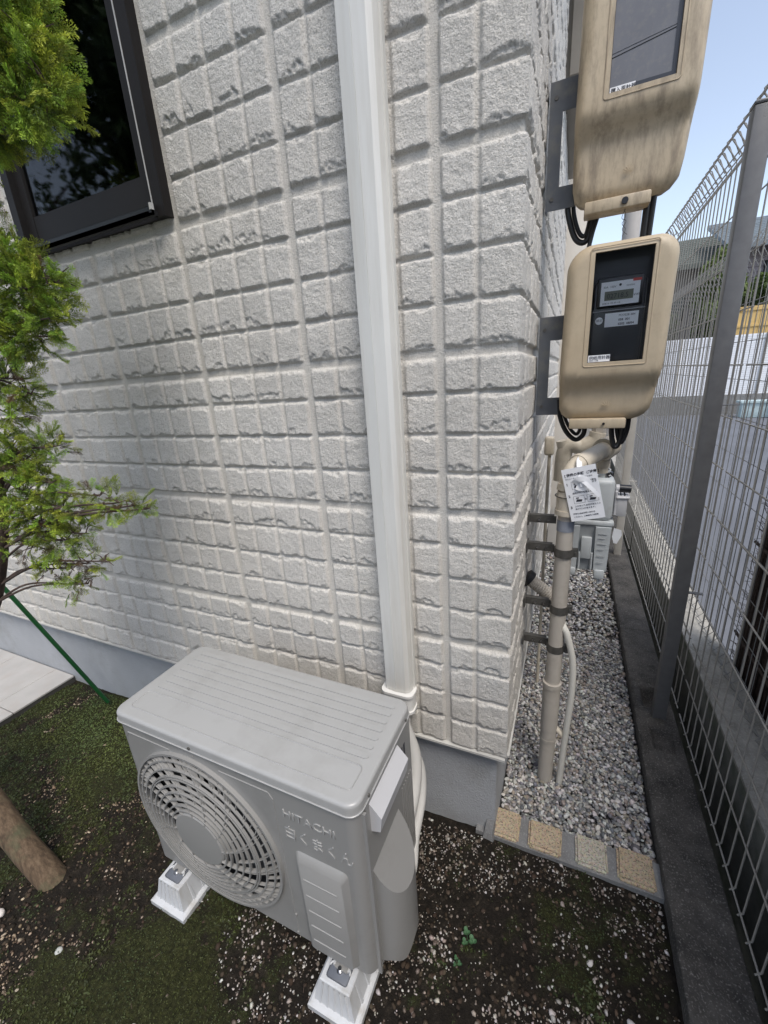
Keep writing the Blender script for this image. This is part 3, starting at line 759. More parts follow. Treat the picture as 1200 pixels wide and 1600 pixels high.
MB().tube([(.1735, .3762, 2.062), (.3225, .3762, 2.085)], .0009, 5).tube([(.1735, .3762, 2.070), (.3225, .3762, 2.0905)], .0005, 5).build('cable_reflection', M['black'], mb1)  # black lines laid on the pane to imitate a cable's reflection
mb2 = meter_box(1.122, 1.640, 1.305, 1.612, 1.245, M['meter'], 'lower beige meter box, cleaner, with a digital meter behind its clear window', True, 1.462)
st = MB().box(.1740, .2355, .3735, .3750, 1.3065, 1.3265).build('sticker', M['label'], mb2, flat=True)
text('lettering', '供給用計器', .0118, M['ink'], st, face_front(.1765, .3732, 1.3145, 0), .0002, bold=.0001)
for s_, zz in ((st, 1.3085),): text('lettering', '4200-1158', .0062, M['ink'], s_, face_front(.1765, .3732, zz, 0), .0002)
# the meter inside
mt = MB().box(.168, .330, .4230, .4320, 1.28, 1.63).rbox(.176, .318, .3980, .4230, 1.30, 1.535, .006, 2).build('meter_body', M['meter_dark'], mb2)
MB().rbox(.185, .309, .3880, .3990, 1.462, 1.545, .005, 2).build('meter_cover', M['black'], mt)
fp = MB().box(.195, .298, .3865, .3880, 1.467, 1.532).build('face_plate', M['label'], mt, flat=True)
lc = MB().box(.206, .282, .3850, .3864, 1.481, 1.506).build('display', M['lcd'], mt, flat=True)
text('lettering', '02718.5', .019, M['ink'], lc, face_front(.212, .3848, 1.486), .0002, xscale=.95)
text('lettering', 'kWh', .009, M['ink'], fp, face_front(.283, .3863, 1.487), .0002)
text('lettering', '30A  100V', .008, M['ink'], fp, face_front(.201, .3863, 1.515), .0002)
text('lettering', '50/60Hz', .0065, M['ink'], fp, face_front(.262, .3863, 1.515), .0002)
text('lettering', '2028.10  M3 4F-118', .006, M['ink'], fp, face_front(.201, .3863, 1.471), .0002)
MB().box(.278, .3005, .3852, .3864, 1.5265, 1.5335).build('red_mark', M['red'], fp, flat=True)
MB().cyl((.246, .3864, 1.521), (.246, .3850, 1.521), .0035, 14).build('sensor', M['ink'], fp)
MB().box(.176, .318, .3930, .3975, 1.452, 1.4545).build('ledge', M['meter_grey'], mt, flat=True)
lb = MB().box(.213, .303, .3965, .3978, 1.407, 1.446).build('number_label', M['label'], mt, flat=True)
text('lettering', 'M27028 484', .0088, M['ink'], lb, face_front(.250, .3962, 1.4345), .0002)
text('lettering', '058  001', .0088, M['ink'], lb, face_front(.250, .3962, 1.4225), .0002, bold=.0002)
text('lettering', '0202  08/04', .0088, M['ink'], lb, face_front(.250, .3962, 1.4105), .0002, bold=.0002)
rl = MB().cyl((.197, .3975, 1.427), (.197, .3960, 1.427), .0105, 24).build('round_seal', M['label'], mt, angle=30)
text('lettering', '検定', .009, M['ink'], rl, face_front(.1885, .3957, 1.4245), .0002)
for par, zz in ((mb1, 1.808), (mb2, 1.168)):   # embossed sunburst mark
    e = MB()
    for k in range(5):
        a0 = R(25+k*26); e.tube([(.240+.006*math.cos(a0+.3*q)+.0035*q*math.cos(a0), .3955, zz-.004+.006*math.sin(a0+.3*q)+.0042*q*math.sin(a0)) for q in range(5)], .0012, 5)
    e.build('emblem', M['meter_dirty'] if par is mb1 else M['meter'], par)

# power cables
def cable(pts, r, label, grp='black power cables of the meter boxes'):
    o = MB().tube(spline(pts, 8), r, 10).build('power_cable', M['cable'])
    return tag(o, label, 'cable', grp)
cable([(.082, .478, 1.80), (.088, .478, 1.75), (.112, .48, 1.685), (.142, .48, 1.672), (.160, .478, 1.72), (.164, .475, 1.78)], .0085, 'thick black cable making the outer loop below the upper meter box')
cable([(.098, .482, 1.80), (.104, .482, 1.75), (.122, .484, 1.700), (.140, .484, 1.690), (.150, .482, 1.73), (.152, .478, 1.78)], .0065, 'thinner black cable making the inner loop below the upper meter box')
cable([(.170, .474, 1.78), (.172, .474, 1.74), (.160, .474, 1.69), (.150, .47, 1.63), (.150, .46, 1.58)], .0065, 'black cable running down behind the lower meter box beside the loops')
cable([(.298, .43, 1.79), (.297, .44, 1.70), (.296, .45, 1.60)], .0090, 'straight black cable left of the pair entering the lower meter box')
cable([(.314, .43, 1.79), (.312, .44, 1.70), (.310, .45, 1.60)], .0075, 'straight black cable right of the pair entering the lower meter box')
cable([(.092, .47, 1.19), (.100, .47, 1.132), (.125, .47, 1.075), (.158, .47, 1.047), (.183, .47, 1.072), (.176, .465, 1.13)], .0080, 'black cable making the loop under the left of the lower meter box')
cable([(.104, .475, 1.19), (.112, .475, 1.14), (.134, .475, 1.09), (.158, .475, 1.066), (.170, .475, 1.09), (.166, .465, 1.13)], .006, 'thinner black cable inside the loop under the left of the lower meter box')
cable([(.268, .45, 1.16), (.268, .47, 1.08), (.282, .47, 1.022), (.298, .47, 1.05), (.300, .45, 1.16)], .0085, 'thick black cable hanging in a narrow loop under the right of the lower meter box')
cable([(.282, .455, 1.16), (.284, .475, 1.09), (.300, .475, 1.035), (.316, .475, 1.08), (.314, .455, 1.16)], .0075, 'outer black cable hanging in a narrow loop under the right of the lower meter box')
cw = MB().tube(spline([(.238, .40, 1.722), (.243, .41, 1.70), (.236, .41, 1.685), (.246, .41, 1.67), (.240, .41, 1.652)], 6), .0008, 5).tube(spline([(.242, .40, 1.722), (.234, .41, 1.70), (.246, .41, 1.690), (.238, .41, 1.67), (.252, .41, 1.655)], 6), .0008, 5).build('seal_wire', M['steel'])
tag(cw, 'thin twisted sealing wire hanging from the bottom of the upper meter box', 'wire')

# ------------------------------------------------------------------ vertical pipe with elbow and clamps
pp = empty('standpipe', (.140, .36, -.43), label='beige vertical pipe rising from the gravel to an elbow at the gas meter', cat='pipe')
MB().cyl((.135, .345, -.47), (.137, .350, -.20), .0300, 28).cyl((.137, .350, -.20), (.146, .362, .86), .0285, 28).build('pipe', M['pvc'], pp)
cl = MB(); cl.cyl((.137, .350, -.215), (.137, .350, -.200), .0325, 28).cyl((.1372, .350, -.155), (.1374, .351, .075), .0335, 28).cyl((.1374, .351, .062), (.1376, .351, .084), .0365, 28).cyl((.137, .350, -.200), (.1372, .350, -.150), .0315, 28)
cl.build('coupling', M['pvc'], pp)
MB().cyl((.1440, .360, .738), (.1448, .361, .778), .0292, 28).build('tape_band', M['tape'], pp)
el = MB(); el.cyl((.146, .362, .808), (.146, .362, .875), .0375, 28).cyl((.146, .362, .800), (.146, .362, .818), .041, 28).cyl((.146, .362, .868), (.146, .362, .885), .039, 28, .035)
a = spline([(.146, .362, .87), (.146, .363, .905), (.150, .370, .940), (.166, .396, .966), (.190, .436, .977), (.225, .50, .987), (.262, .56, .998)], 6)
el.tube(a, .0305, 24)
d = (Vector((.262, .56, 1.0))-Vector((.240, .52, .995))).normalized(); e0 = Vector((.255, .548, .998))
el.cyl((.146, .362, .890), (.146, .3635, .912), .0395, 28, .036).cyl((.172, .408, .968), (.181, .423, .972), .0370, 28)
el.cyl(e0, e0+d*.018, .041, 28).cyl(e0+d*.018, e0+d*.055, .039, 28)
el.cyl((.262, .575, .99), (.262, .60, .93), .024, 20).cyl((.262, .60, .955), (.262, .602, .90), .020, 20)
el.build('elbow', M['pvc_cream'], pp)
MB().tube([(.146+.042*math.cos(a_), .362+.042*math.sin(a_), .868) for a_ in [2*math.pi*k/24 for k in range(24)]], .002, 6, closed=True).build('joint_ring', M['steel'], pp)
def clamp(z, y, x=.141, full=True, label=''):
    c = empty('pipe_clamp', (.07, y, z-.012), label=label, cat='pipe clamp', group='steel clamps holding the beige pipe')
    MB().box(.018, .105 if full else .113, y+.012, y+.015, z-.014, z+.014).box(.018, .105, y+.012, y+.032, z+.0138, z+.0158).box(.014, .019, y-.01, y+.04, z-.02, z+.02).build('strap', M['steel'], c, flat=True)
    split_build(MB().cyl((.055, y+.012, z), (.055, y+.004, z), .006, 6).cyl((.085, y+.012, z), (.085, y+.004, z), .006, 6), 'bolt', M['chrome'], c)
    if full:
        q = []; n = 24
        m_ = MB(); V = []
        for rr_ in (.0305, .0325):
            for zz in (z-.016, z+.016):
                V += [(x+rr_*math.cos(2*math.pi*k/n), .358+rr_*math.sin(2*math.pi*k/n), zz) for k in range(n)]
        F = []
        for k in range(n):
            j = (k+1) % n; F += [(k, j, n+j, n+k), (2*n+k, 3*n+k, 3*n+j, 2*n+j), (n+k, n+j, 3*n+j, 3*n+k), (k, 2*n+k, 2*n+j, j)]
        m_.add(V, F).box(x+.032, x+.048, .352, .357, z-.016, z+.016).box(x+.032, x+.048, .361, .366, z-.016, z+.016).box(.10, .112, y+.008, y+.014, z-.016, z+.016).cyl((x+.041, .348, z), (x+.041, .370, z), .004, 8).build('band', M['steel'], c)
clamp(.766, .372, full=False, label='topmost steel clamp strap on the beige pipe, just below the taped band')
clamp(.655, .368, .1445, label='second steel clamp from the top on the beige pipe, with a black band')
clamp(.420, .368, .1420, label='third steel clamp from the top on the beige pipe, by the corrugated duct')
clamp(.245, .368, .1400, label='lowest steel clamp on the beige pipe, above the coupling')
# corrugated duct from the wall
cd = MB(); pts = spline([(.010, .50, .465), (.045, .505, .435), (.090, .51, .398), (.125, .51, .360), (.145, .51, .31)], 12)
cd.tube(pts, [.024+.0035*(i % 2) for i in range(len(pts))], 18)
cdo = cd.build('corrugated_duct', M['pvc'], angle=20); tag(cdo, 'short beige corrugated duct coming out of the side wall behind the pipe', 'duct')
MB().cyl((.008, .50, .466), (.026, .50, .452), .036, 20).build('flange', M['black'], cdo)
hs = empty('drain_hose', (.20, .34, -.43), label='thin cream drain hose bowing out right of the vertical pipe into the gravel', cat='hose')
MB().tube(spline([(.150, .375, .40), (.162, .35, .352), (.180, .34, .315), (.206, .34, .20), (.212, .34, .06), (.206, .34, -.10), (.200, .34, -.25), (.193, .34, -.46)], 8), .0125, 14).build('hose_tube', M['hose'], hs)
MB().cyl((.150, .352, -.138), (.206, .345, -.182), .0125, 16).build('branch_stub', M['pvc_cream'], hs)

# ------------------------------------------------------------------ gas meter
gm = empty('gas_meter', (.243, .73, .42), label='pale grey-green gas meter hanging from the beige elbow pipe above the gravel', cat='gas meter')
ub = MB().rbox(.150, .322, .68, .80, .672, .852, .022, 4)
ub.cyl((.279, .73, .85), (.279, .73, .885), .020, 20).cyl((.279, .73, .875), (.279, .73, .885), .025, 20).cyl((.185, .73, .85), (.185, .73, .885), .020, 20)
ub.build('upper_body', M['gas'], gm, angle=40)
MB().rbox(.145, .330, .672, .808, .655, .673, .004, 2).rbox(.145, .150, .69, .80, .673, .85, .002, 1).build('seam_flange', M['gas'], gm)
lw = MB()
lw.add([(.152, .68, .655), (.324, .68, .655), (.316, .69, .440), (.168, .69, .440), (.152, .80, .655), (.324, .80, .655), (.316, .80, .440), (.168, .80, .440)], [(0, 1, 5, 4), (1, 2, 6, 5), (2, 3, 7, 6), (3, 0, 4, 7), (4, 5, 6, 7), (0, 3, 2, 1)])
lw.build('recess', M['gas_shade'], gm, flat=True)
ll = MB()
for a_, b_ in ((.153, .204), (.264, .322)):
    ll.add([(a_, .664, .650), (b_, .664, .650), (b_-.004, .668, .450), (a_+.012 if a_ < .2 else a_+.004, .668, .450), (a_, .69, .650), (b_, .69, .650), (b_-.004, .69, .450), (a_+.012 if a_ < .2 else a_+.004, .69, .450)], [(0, 1, 2, 3), (0, 4, 5, 1), (1, 5, 6, 2), (2, 6, 7, 3), (3, 7, 4, 0)])
ll.rbox(.213, .254, .668, .69, .50, .60, .004, 2)
ll.rbox(.163, .200, .662, .70, .418, .455, .006, 2).rbox(.272, .312, .662, .70, .412, .455, .006, 2).rbox(.206, .214, .668, .70, .45, .53, .003, 1).rbox(.254, .262, .668, .70, .45, .53, .003, 1).cyl((.292, .68, .415), (.292, .68, .385), .006, 10)
ll.build('lower_body', M['gas'], gm, angle=30)
tk = MB()
for k, z in enumerate((.62, .60, .575, .55, .52, .49)): tk.box(.276, .300 if k % 2 else .308, .6618, .6635, z, z+.0022)
split_build(tk, 'marking', M['gas_shade'], gm, flat=True)
sx = MB().rbox(.334, .372, .70, .77, .692, .775, .005, 2).rbox(.330, .380, .695, .775, .768, .778, .003, 1).rbox(.325, .335, .70, .77, .695, .80, .003, 1).build('side_box', M['white_plastic'], gm)
MB().cyl((.328, .73, .806), (.340, .73, .806), .016, 18).build('reset_base', M['white_plastic'], gm)
MB().cyl((.340, .73, .806), (.382, .73, .804), .0165, 18).tube(spline([(.345, .725, .795), (.348, .718, .778), (.356, .715, .770), (.362, .718, .782), (.356, .722, .794)], 5), .0025, 6).build('reset_cap', M['black'], gm)
MB().tube([(.298+.014*math.cos(a_), .715, .868+.010*math.sin(a_)) for a_ in [2*math.pi*k/16 for k in range(16)]], .0022, 6, closed=True).cyl((.288, .72, .85), (.288, .72, .872), .012, 14).build('ring', M['chrome'], gm)
MB().box(.30, .33, .81, .813, .50, .65).build('rear_lug', M['gas'], gm)
wt = MB().add([(.334, .70, .640), (.362, .70, .632), (.366, .70, .610), (.350, .70, .570), (.338, .70, .572), (.330, .70, .600)], [(0, 1, 2, 3, 4, 5)]); 
wt.add([(x, .7015, z) for x, _, z in [(.334, .70, .640), (.362, .70, .632), (.366, .70, .610), (.350, .70, .570), (.338, .70, .572), (.330, .70, .600)]], [(5, 4, 3, 2, 1, 0)])
tag(wt.build('paper_tag', M['label'], flat=True), 'small crumpled white tag hanging below the gas meter side box', 'tag')
vt = empty('gas_valve', (.17, .86, .80), label='cream cast valve body with a hexagonal cap behind the elbow, under the meter box', cat='valve')
vb = MB().tube(spline([(.115, .86, .80), (.120, .86, .93), (.150, .86, .965), (.19, .86, .955), (.24, .86, .985), (.25, .86, 1.02)], 6), [.034]*31, 16)
vb.cyl((.125, .86, .93), (.112, .86, .985), .030, 14); vb.build('body', M['pvc_cream'], vt)
MB().cyl((.252, .86, 1.01), (.254, .86, 1.05), .028, 6).cyl((.254, .86, 1.05), (.255, .86, 1.065), .018, 12).build('hex_cap', M['pvc'], vt)
cd2 = MB().tube(spline([(.055, .95, .97), (.055, .95, .60), (.058, .95, .10), (.060, .95, -.46)], 6), .008, 12).rbox(.030, .075, .93, .97, .90, .99, .012, 3)
tag(cd2.build('wall_conduit', M['pvc_cream']), 'slim cream conduit with a rounded box running down the side wall behind the pipe', 'conduit')
# instruction card hanging on the elbow
cardm = Matrix.Translation((.193, .318, .790)) @ Matrix.Rotation(R(13.5), 4, 'Y').inverted()
ca = empty('instruction_card', (.193, .318, .785), label='white printed instruction card tied to the elbow with a white ribbon', cat='card')
def cardp(x, z, y=0): v = Matrix.Translation((.163, .318, .786)) @ Matrix.Rotation(R(-14), 4, 'Y') @ Vector((x, y, z)); return v
card = MB(); Vc = [cardp(x, z, y) for y in (0, .0012) for x, z in ((0, 0), (.105, 0), (.105, .186), (0, .186))]
card.add(Vc, [(0, 1, 2, 3), (7, 6, 5, 4), (0, 4, 5, 1), (1, 5, 6, 2), (2, 6, 7, 3), (3, 7, 4, 0)]); card = card.build('sheet', M['label'], ca, flat=True)
mtc = Matrix.Translation((.163, .318, .786)) @ Matrix.Rotation(R(-14), 4, 'Y') @ Matrix.Rotation(R(90), 4, 'X')
def ct(body, x, z, s, **k): return text('print', body, s, M['ink'], card, mtc @ Matrix.Translation((x, z, .0006)), .0002, **k)
ct('[ 復帰の手順  ご注意 ]', .006, .160, .0108, bold=.0003)
ct('ガスメーターが止まったときは', .006, .1485, .0060)
for i, (z, b_) in enumerate(((.128, '1'), (.086, '2'), (.046, '3'))): ct(b_, .006, z, .012, bold=.0004)
ct('ガス栓を閉め\n器具を止める', .058, .134, .0068); ct('!', .096, .128, .010)
ct('復帰ボタンを奥まで押し、', .020, .096, .0066); ct('三分待って点滅が消えたら', .020, .050, .0066); ct('再びガスが使えます。', .020, .040, .0066)
ct('不明な点はお問い合わせ', .010, .024, .0062); ct('ください。ご連絡先 24時間', .010, .013, .0062)
bxs = MB()
for x, z, w_, h_ in ((.022, .112, .028, .027), (.020, .062, .034, .026), (.062, .062, .034, .026)):
    for x0, x1, z0, z1 in ((x, x+w_, z, z+.0007), (x, x+w_, z+h_-.0007, z+h_), (x, x+.0007, z, z+h_), (x+w_-.0007, x+w_, z, z+h_)):
        bxs.add([cardp(*q, -.0007) for q in ((x0, z0), (x1, z0), (x1, z1), (x0, z1))], [(0, 1, 2, 3)])
    bxs.add([cardp(*q, -.0007) for q in ((x+.006, z+.006), (x+w_*.7, z+.005), (x+w_*.8, z+.012), (x+.010, z+.015))], [(0, 1, 2, 3)])
    bxs.add([cardp(*q, -.0007) for q in ((x+.008, z+.017), (x+w_*.5, z+.017), (x+w_*.5, z+.021), (x+.008, z+.021))], [(0, 1, 2, 3)])
bxs.add([cardp(*q, -.0007) for q in ((.056, .069), (.060, .073), (.056, .078))], [(0, 1, 2)])
bxs.build('drawing', M['ink'], card, flat=True)
rbn = MB()
def ribbon(pts, wd):
    P = spline(pts, 8); V = []; 
    for i, p in enumerate(P):
        t = (P[min(i+1, len(P)-1)]-P[max(i-1, 0)]).normalized(); s_ = t.cross(Vector((.2, -1, .1))).normalized()*wd; V += [p-s_, p+s_]
    rbn.add(V, [(2*i, 2*i+1, 2*i+3, 2*i+2) for i in range(len(P)-1)])
ribbon([(.172, .40, .995), (.172, .355, .992), (.176, .325, .965), (.184, .314, .935), (.190, .312, .915)], .0085)
ribbon([(.186, .310, .935), (.200, .304, .925), (.222, .302, .905), (.240, .306, .885)], .006)
ribbon([(.160, .314, .925), (.172, .308, .938), (.192, .308, .942), (.206, .312, .925), (.190, .314, .908), (.168, .314, .912)], .009)
rbn.build('ribbon', M['label'], ca, flat=True)

# ------------------------------------------------------------------ kerb wall (heightfield cross-section)
def kerb_mesh():
    ys = np.concatenate([stripe_grid(-2.6, 2.2, .007), stripe_grid(2.22, 9, .05)])
    x0, x1, zt, zb = .530, .700, -.370, -.80
    ss = np.concatenate([np.linspace(0, zt-zb-.012, 14), zt-zb-.012+np.linspace(.004, .02, 5), zt-zb+.008+np.arange(1, 26)*.006, zt-zb+.158+np.linspace(.004, .02, 5), zt-zb+.178+np.linspace(.02, .40, 8)])
    Sg, Yg = np.meshgrid(ss, ys)
    hgt = zt-zb; topw = x1-x0
    X = np.where(Sg < hgt, x0, np.minimum(x0+(Sg-hgt), x1)); Z = np.where(Sg < hgt, zb+Sg, np.where(Sg < hgt+topw, zt, zt-(Sg-hgt-topw)))
    top = (Sg >= hgt-.001) & (Sg <= hgt+topw+.001)
    n = (fbm(X*40+Z*31, Yg*40, 71, 5)-.5); n2 = fbm(X*9, Yg*9, 75, 4)-.5
    Z = np.where(top, Z+n*.007+n2*.006, Z); X = np.where(~top, X+n*.004*np.where(Sg < hgt, 1, -1), X)
    edge = np.exp(-((Sg-hgt)/.008)**2); chip = np.clip(fbm(Yg*18, Yg*3, 80, 4)-.5, 0, 1)*.03
    Z = Z-edge*(.002+chip); X = X+edge*(.001+chip*.5)*1
    for y0 in (.026, .548, 1.07, 1.59, -.50, -1.02): # joints between blocks
        wv = y0+.004*np.sin(X*90); Z = Z-np.where(top, .004*np.exp(-((Yg-wv)/.004)**2), 0)
    def pit(xa, xb, ya, yb, d): return d*sstep(0, .012, X-xa)*sstep(0, .012, xb-X)*sstep(0, .016, Yg-ya)*sstep(0, .016, yb-Yg)
    Z = Z-np.where(top, pit(.572, .668, .875, 1.03, .075)+pit(.578, .668, .60, .735, .028), 0)
    Z = Z+np.where(top, .006*np.exp(-(((X-.62)/.055)**4+((Yg-.72)/.14)**4))*(1+fbm(X*50, Yg*50, 9, 3)), 0)
    V = np.stack([X, Yg, Z], -1).reshape(-1, 3); ny, ns = Sg.shape
    i = np.arange(ny-1)[:, None]*ns+np.arange(ns-1)[None, :]
    F = np.stack([i, i+1, i+ns+1, i+ns], -1)[:, :, ::-1].reshape(-1, 4)
    return fast_mesh('kerb', V, F, True)
kb = link_mesh('block_wall', kerb_mesh(), M['kerb']); tag(kb, 'low dark weathered concrete block wall under the wire mesh fence, beside the gravel', 'low wall')
# paving stones
sets = [((-.056, .062), (.006, .122), 'granite_orange', 'orange granite block touching the house foundation, first in the row'), ((.092, .211), (.010, .118), 'granite_orange', 'orange granite block, second in the row from the house'), ((.256, .364), (.012, .122), 'granite_pale', 'palest greyish granite block in the row edging the gravel'), ((.394, .509), (.010, .128), 'granite_orange', 'sandy orange granite block next to the low concrete wall')]
for (xa, xb), (ya, yb), m_, lab in sets:
    bm = bmesh.new(); bmesh.ops.create_cube(bm, size=1)
    for v in bm.verts: v.co = Vector(((xa+xb)/2+v.co.x*(xb-xa)*random.uniform(.97, 1.02), (ya+yb)/2+v.co.y*(yb-ya)*random.uniform(.96, 1.03), -.445+v.co.z*.085))
    bmesh.ops.bevel(bm, geom=list(bm.edges), offset=.008, segments=3, affect='EDGES'); bmesh.ops.subdivide_edges(bm, edges=[e for e in bm.edges if e.calc_length() > .03], cuts=7, use_grid_fill=True)
    for v in bm.verts:
        q = float(fbm(np.array([v.co.x*30+v.co.z*20]), np.array([v.co.y*30]), 5, 3)[0])-.5; v.co += v.co.normalized()*0+Vector((0, 0, q*.007))+Vector((q*.004, -q*.004, 0))
    o = MB().bm(bm).build('granite_block', M[m_]); tag(o, lab, 'paving stone', 'granite blocks edging the gravel')
tag(MB().box(-.10, .532, .004, .118, -.50, -.4165).build('mortar_strip', M['mortar']), kind='structure')
tag(MB().add([(-.078, -.01, -.46), (-.028, -.014, -.46), (-.022, .03, -.46), (-.07, .03, -.46), (-.066, .0, -.405), (-.036, -.002, -.400), (-.032, .03, -.36), (-.06, .03, -.37)], [(0, 1, 5, 4), (1, 2, 6, 5), (2, 3, 7, 6), (3, 0, 4, 7), (4, 5, 6, 7)]).build('mortar_lump', M['mortar']), kind='structure')

# ------------------------------------------------------------------ mesh fences
def fence_wires(xf, z0, z1, y0, y1, pitch, rows, rw, fold_top, fold_bot, side=1):
    """thin bent wires: verticals with triangular folds, horizontals"""
    vv = MB(); ys = np.arange(y0+pitch/2, y1, pitch)
    for y in ys:
        P = []
        if fold_bot: P += [(xf, y, z0+.075), (xf+side*.035, y, z0+.035), (xf, y, z0)]; P = P[::-1]
        else: P += [(xf-.012, y, z0-.004), (xf, y, z0+.012)]
        if fold_top: P += [(xf, y, z1-.185), (xf+side*.045, y, z1-.105), (xf+side*.040, y, z1-.088), (xf, y, z1-.030), (xf-side*.004, y, z1-.012), (xf+side*.008, y, z1), (xf+side*.022, y, z1-.006), (xf+side*.05, y, z1-.07)]
        else: P += [(xf, y, z1)]
        vv.tube([(a+0*rw, b, c) for a, b, c in P], rw, 6)
    hh = MB()
    for z, dx in rows: hh.tube([(xf+dx-side*2*rw*.95, y0, z), (xf+dx-side*2*rw*.95, y1, z)], rw*1.05, 6)
    return vv, hh
zr = [-.325+.1985*k for k in range(12)]
def panel(y0, y1, label):
    t = empty('mesh_fence_panel', (.715, (y0+y1)/2, -.35), label=label, cat='mesh fence', group='wire mesh fence panels on the low block wall')
    rows = [(z, 0) for z in zr]+[(2.24-.185, 0), (2.24-.098, .044), (2.24-.030, 0), (2.24-.004, .012), (2.24-.06, .048)]
    v, h = fence_wires(.715, -.328, 2.24, y0, y1, .0715, rows, .0029, True, False)
    v.build('vertical_wires', M['wire'], t, angle=60); h.build('horizontal_wires', M['wire'], t, angle=60)
panel(-1.20, .82, 'near wire mesh fence panel, right of the nearest grey post')
panel(.86, 2.84, 'wire mesh fence panel between the two grey posts, behind the meter boxes')
panel(2.90, 4.88, 'far wire mesh fence panel beyond the second post')
def post(y, z1, m, label, x0=.600):
    t = empty('fence_post', (x0+.028, y, -.37), label=label, cat='fence post', group='fence posts on the low block wall')
    MB().rbox(x0, x0+.056, y-.025, y+.025, -.45, z1, .004, 2).build('shaft', m, t)
    MB().rbox(x0-.002, x0+.058, y-.027, y+.027, z1, z1+.012, .005, 2).build('cap', m, t)
    cb = MB()
    for z in (.32, 1.12, 1.9): cb.box(x0+.056, x0+.112, y-.010, y+.010, z, z+.003)
    split_build(cb, 'clip', m, t)
post(.825, 2.040, M['post'], 'nearest tall dark grey square fence post set in the block wall')
post(2.87, 2.040, M['farpost'], 'second fence post further down the alley, paler, beside the gas meter', .585)
post(4.9, 2.040, M['farpost'], 'third fence post far down the alley beyond the bay', .60)
# neighbour's side: low wall with its own mesh
nw = MB().box(.87, 1.04, -2.6, 9, -1.1, -.345).build('neighbour_wall', M['nwall'], flat=True); tag(nw, 'greenish mossy concrete wall beyond the mesh fence, parallel to the dark block wall', 'low wall')
MB().box(.868, 1.042, -2.6, 9, -.345, -.330).build('coping', M['ncap'], nw, flat=True)
t = empty('neighbour_mesh_fence', (.98, 2, -.34), label='second wire mesh fence beyond the first, with looped bottom edge on the mossy wall', cat='mesh fence')
v, h = fence_wires(.985, -.31, 1.9, -1.2, 8.0, .0715, [(z, 0) for z in [-.31, -.235, -.03, .17, .37, .57, .77, .97, 1.17, 1.37, 1.57, 1.77]]+[(-.275, .036)], .0019, True, True, -1)
v.build('vertical_wires', M['wire2'], t, angle=60); h.build('horizontal_wires', M['wire2'], t, angle=60)
# brushwood screen
bs = MB()
for k in range(420):
    y = -1.6+3.05*random.random(); x = 1.10+random.uniform(-.014, .02); r_ = random.uniform(.002, .0045); zt = 1.5+random.uniform(-.05, .05)
    bs.tube([(x, y, -.6), (x+random.uniform(-.01, .01), y+random.uniform(-.02, .02), .5), (x+random.uniform(-.01, .01), y+random.uniform(-.04, .04), zt)], r_, 4, cap=False)
for z in (-.2, .35, .9): bs.tube([(1.08, -1.6, z), (1.08, 1.47, z)], .008, 6)
for k in range(240):
    y = 1.42+random.random()*.05; z = -.5+2*random.random(); bs.tube([(1.10, y, z), (1.09+random.uniform(-.02, .02), y+random.uniform(.02, .07), z+random.uniform(-.03, .05))], .0012, 3, cap=False)
bso = bs.build('brushwood_screen', M['brush'], flat=True); tag(bso, 'dark brown brushwood screen standing behind the second mesh fence at the right', 'screen')
MB().box(1.105, 1.118, -1.6, 1.45, -.6, 1.44).build('backing', M['brush'], bso, flat=True)

# ------------------------------------------------------------------ ground
tag(MB().box(-150, 150, -120, 260, -1.12, -1.10).build('ground', M['farground'], flat=True), kind='structure')
tag(MB().box(1.04, 60, -30, 40, -.9, -.60).build('neighbour_parking', M['asphalt'], flat=True), kind='structure')
tag(MB().box(-.03, .53, .10, 9, -.56, -.450).build('gravel_bed', M['gravelbase'], flat=True), kind='structure')
def moss_mask(x, y):
    n = fbm(x*3.2+5, y*3.2+9, 91, 4); n2 = fbm(x*17, y*17, 95, 4)
    b = .14*np.exp(-(((x+2.0)/.75)**2+((y+.25)/.40)**2))+.13*np.exp(-(((x+1.02)/.30)**2+((y+.80)/.22)**2))-.09*sstep(-.3, .1, x) - .10*np.exp(-(((x+1.55)/.28)**2+((y+.62)/.20)**2))
    b = b+.045*sstep(-.5, -.9, x); n3 = fbm(x*55, y*55, 99, 3); return sstep(.46, .66, n*.5+n2*.33+n3*.17+b)
def soil_z(x, y): return -.438+.016*(fbm(x*2.2, y*2.2, 101, 4)-.5)+.012*(fbm(x*18, y*18, 103, 3)-.5)-.008*sstep(-2.0, -2.7, x)-.009*sstep(-1.4, -1.25, x)*sstep(-.1, -.3, x)*sstep(-.85, -.72, y)
xs = np.concatenate([stripe_grid(-6, -2.9, .05), stripe_grid(-2.88, .53, .011)]); ysg = np.concatenate([stripe_grid(-4, -1.5, .05), stripe_grid(-1.48, .03, .011)])
Xg, Yg = np.meshgrid(xs, ysg); ny, nx = Xg.shape
V = np.stack([Xg, Yg, soil_z(Xg, Yg)+moss_mask(Xg, Yg)*.006], -1).reshape(-1, 3); i = np.arange(ny-1)[:, None]*nx+np.arange(nx-1)[None, :]
me = fast_mesh('soil', V, np.stack([i, i+1, i+nx+1, i+nx], -1).reshape(-1, 4), True); val_attr(me, 'moss', moss_mask(Xg, Yg).ravel())
tag(link_mesh('garden_soil', me, M['soil'], center=False), kind='structure')

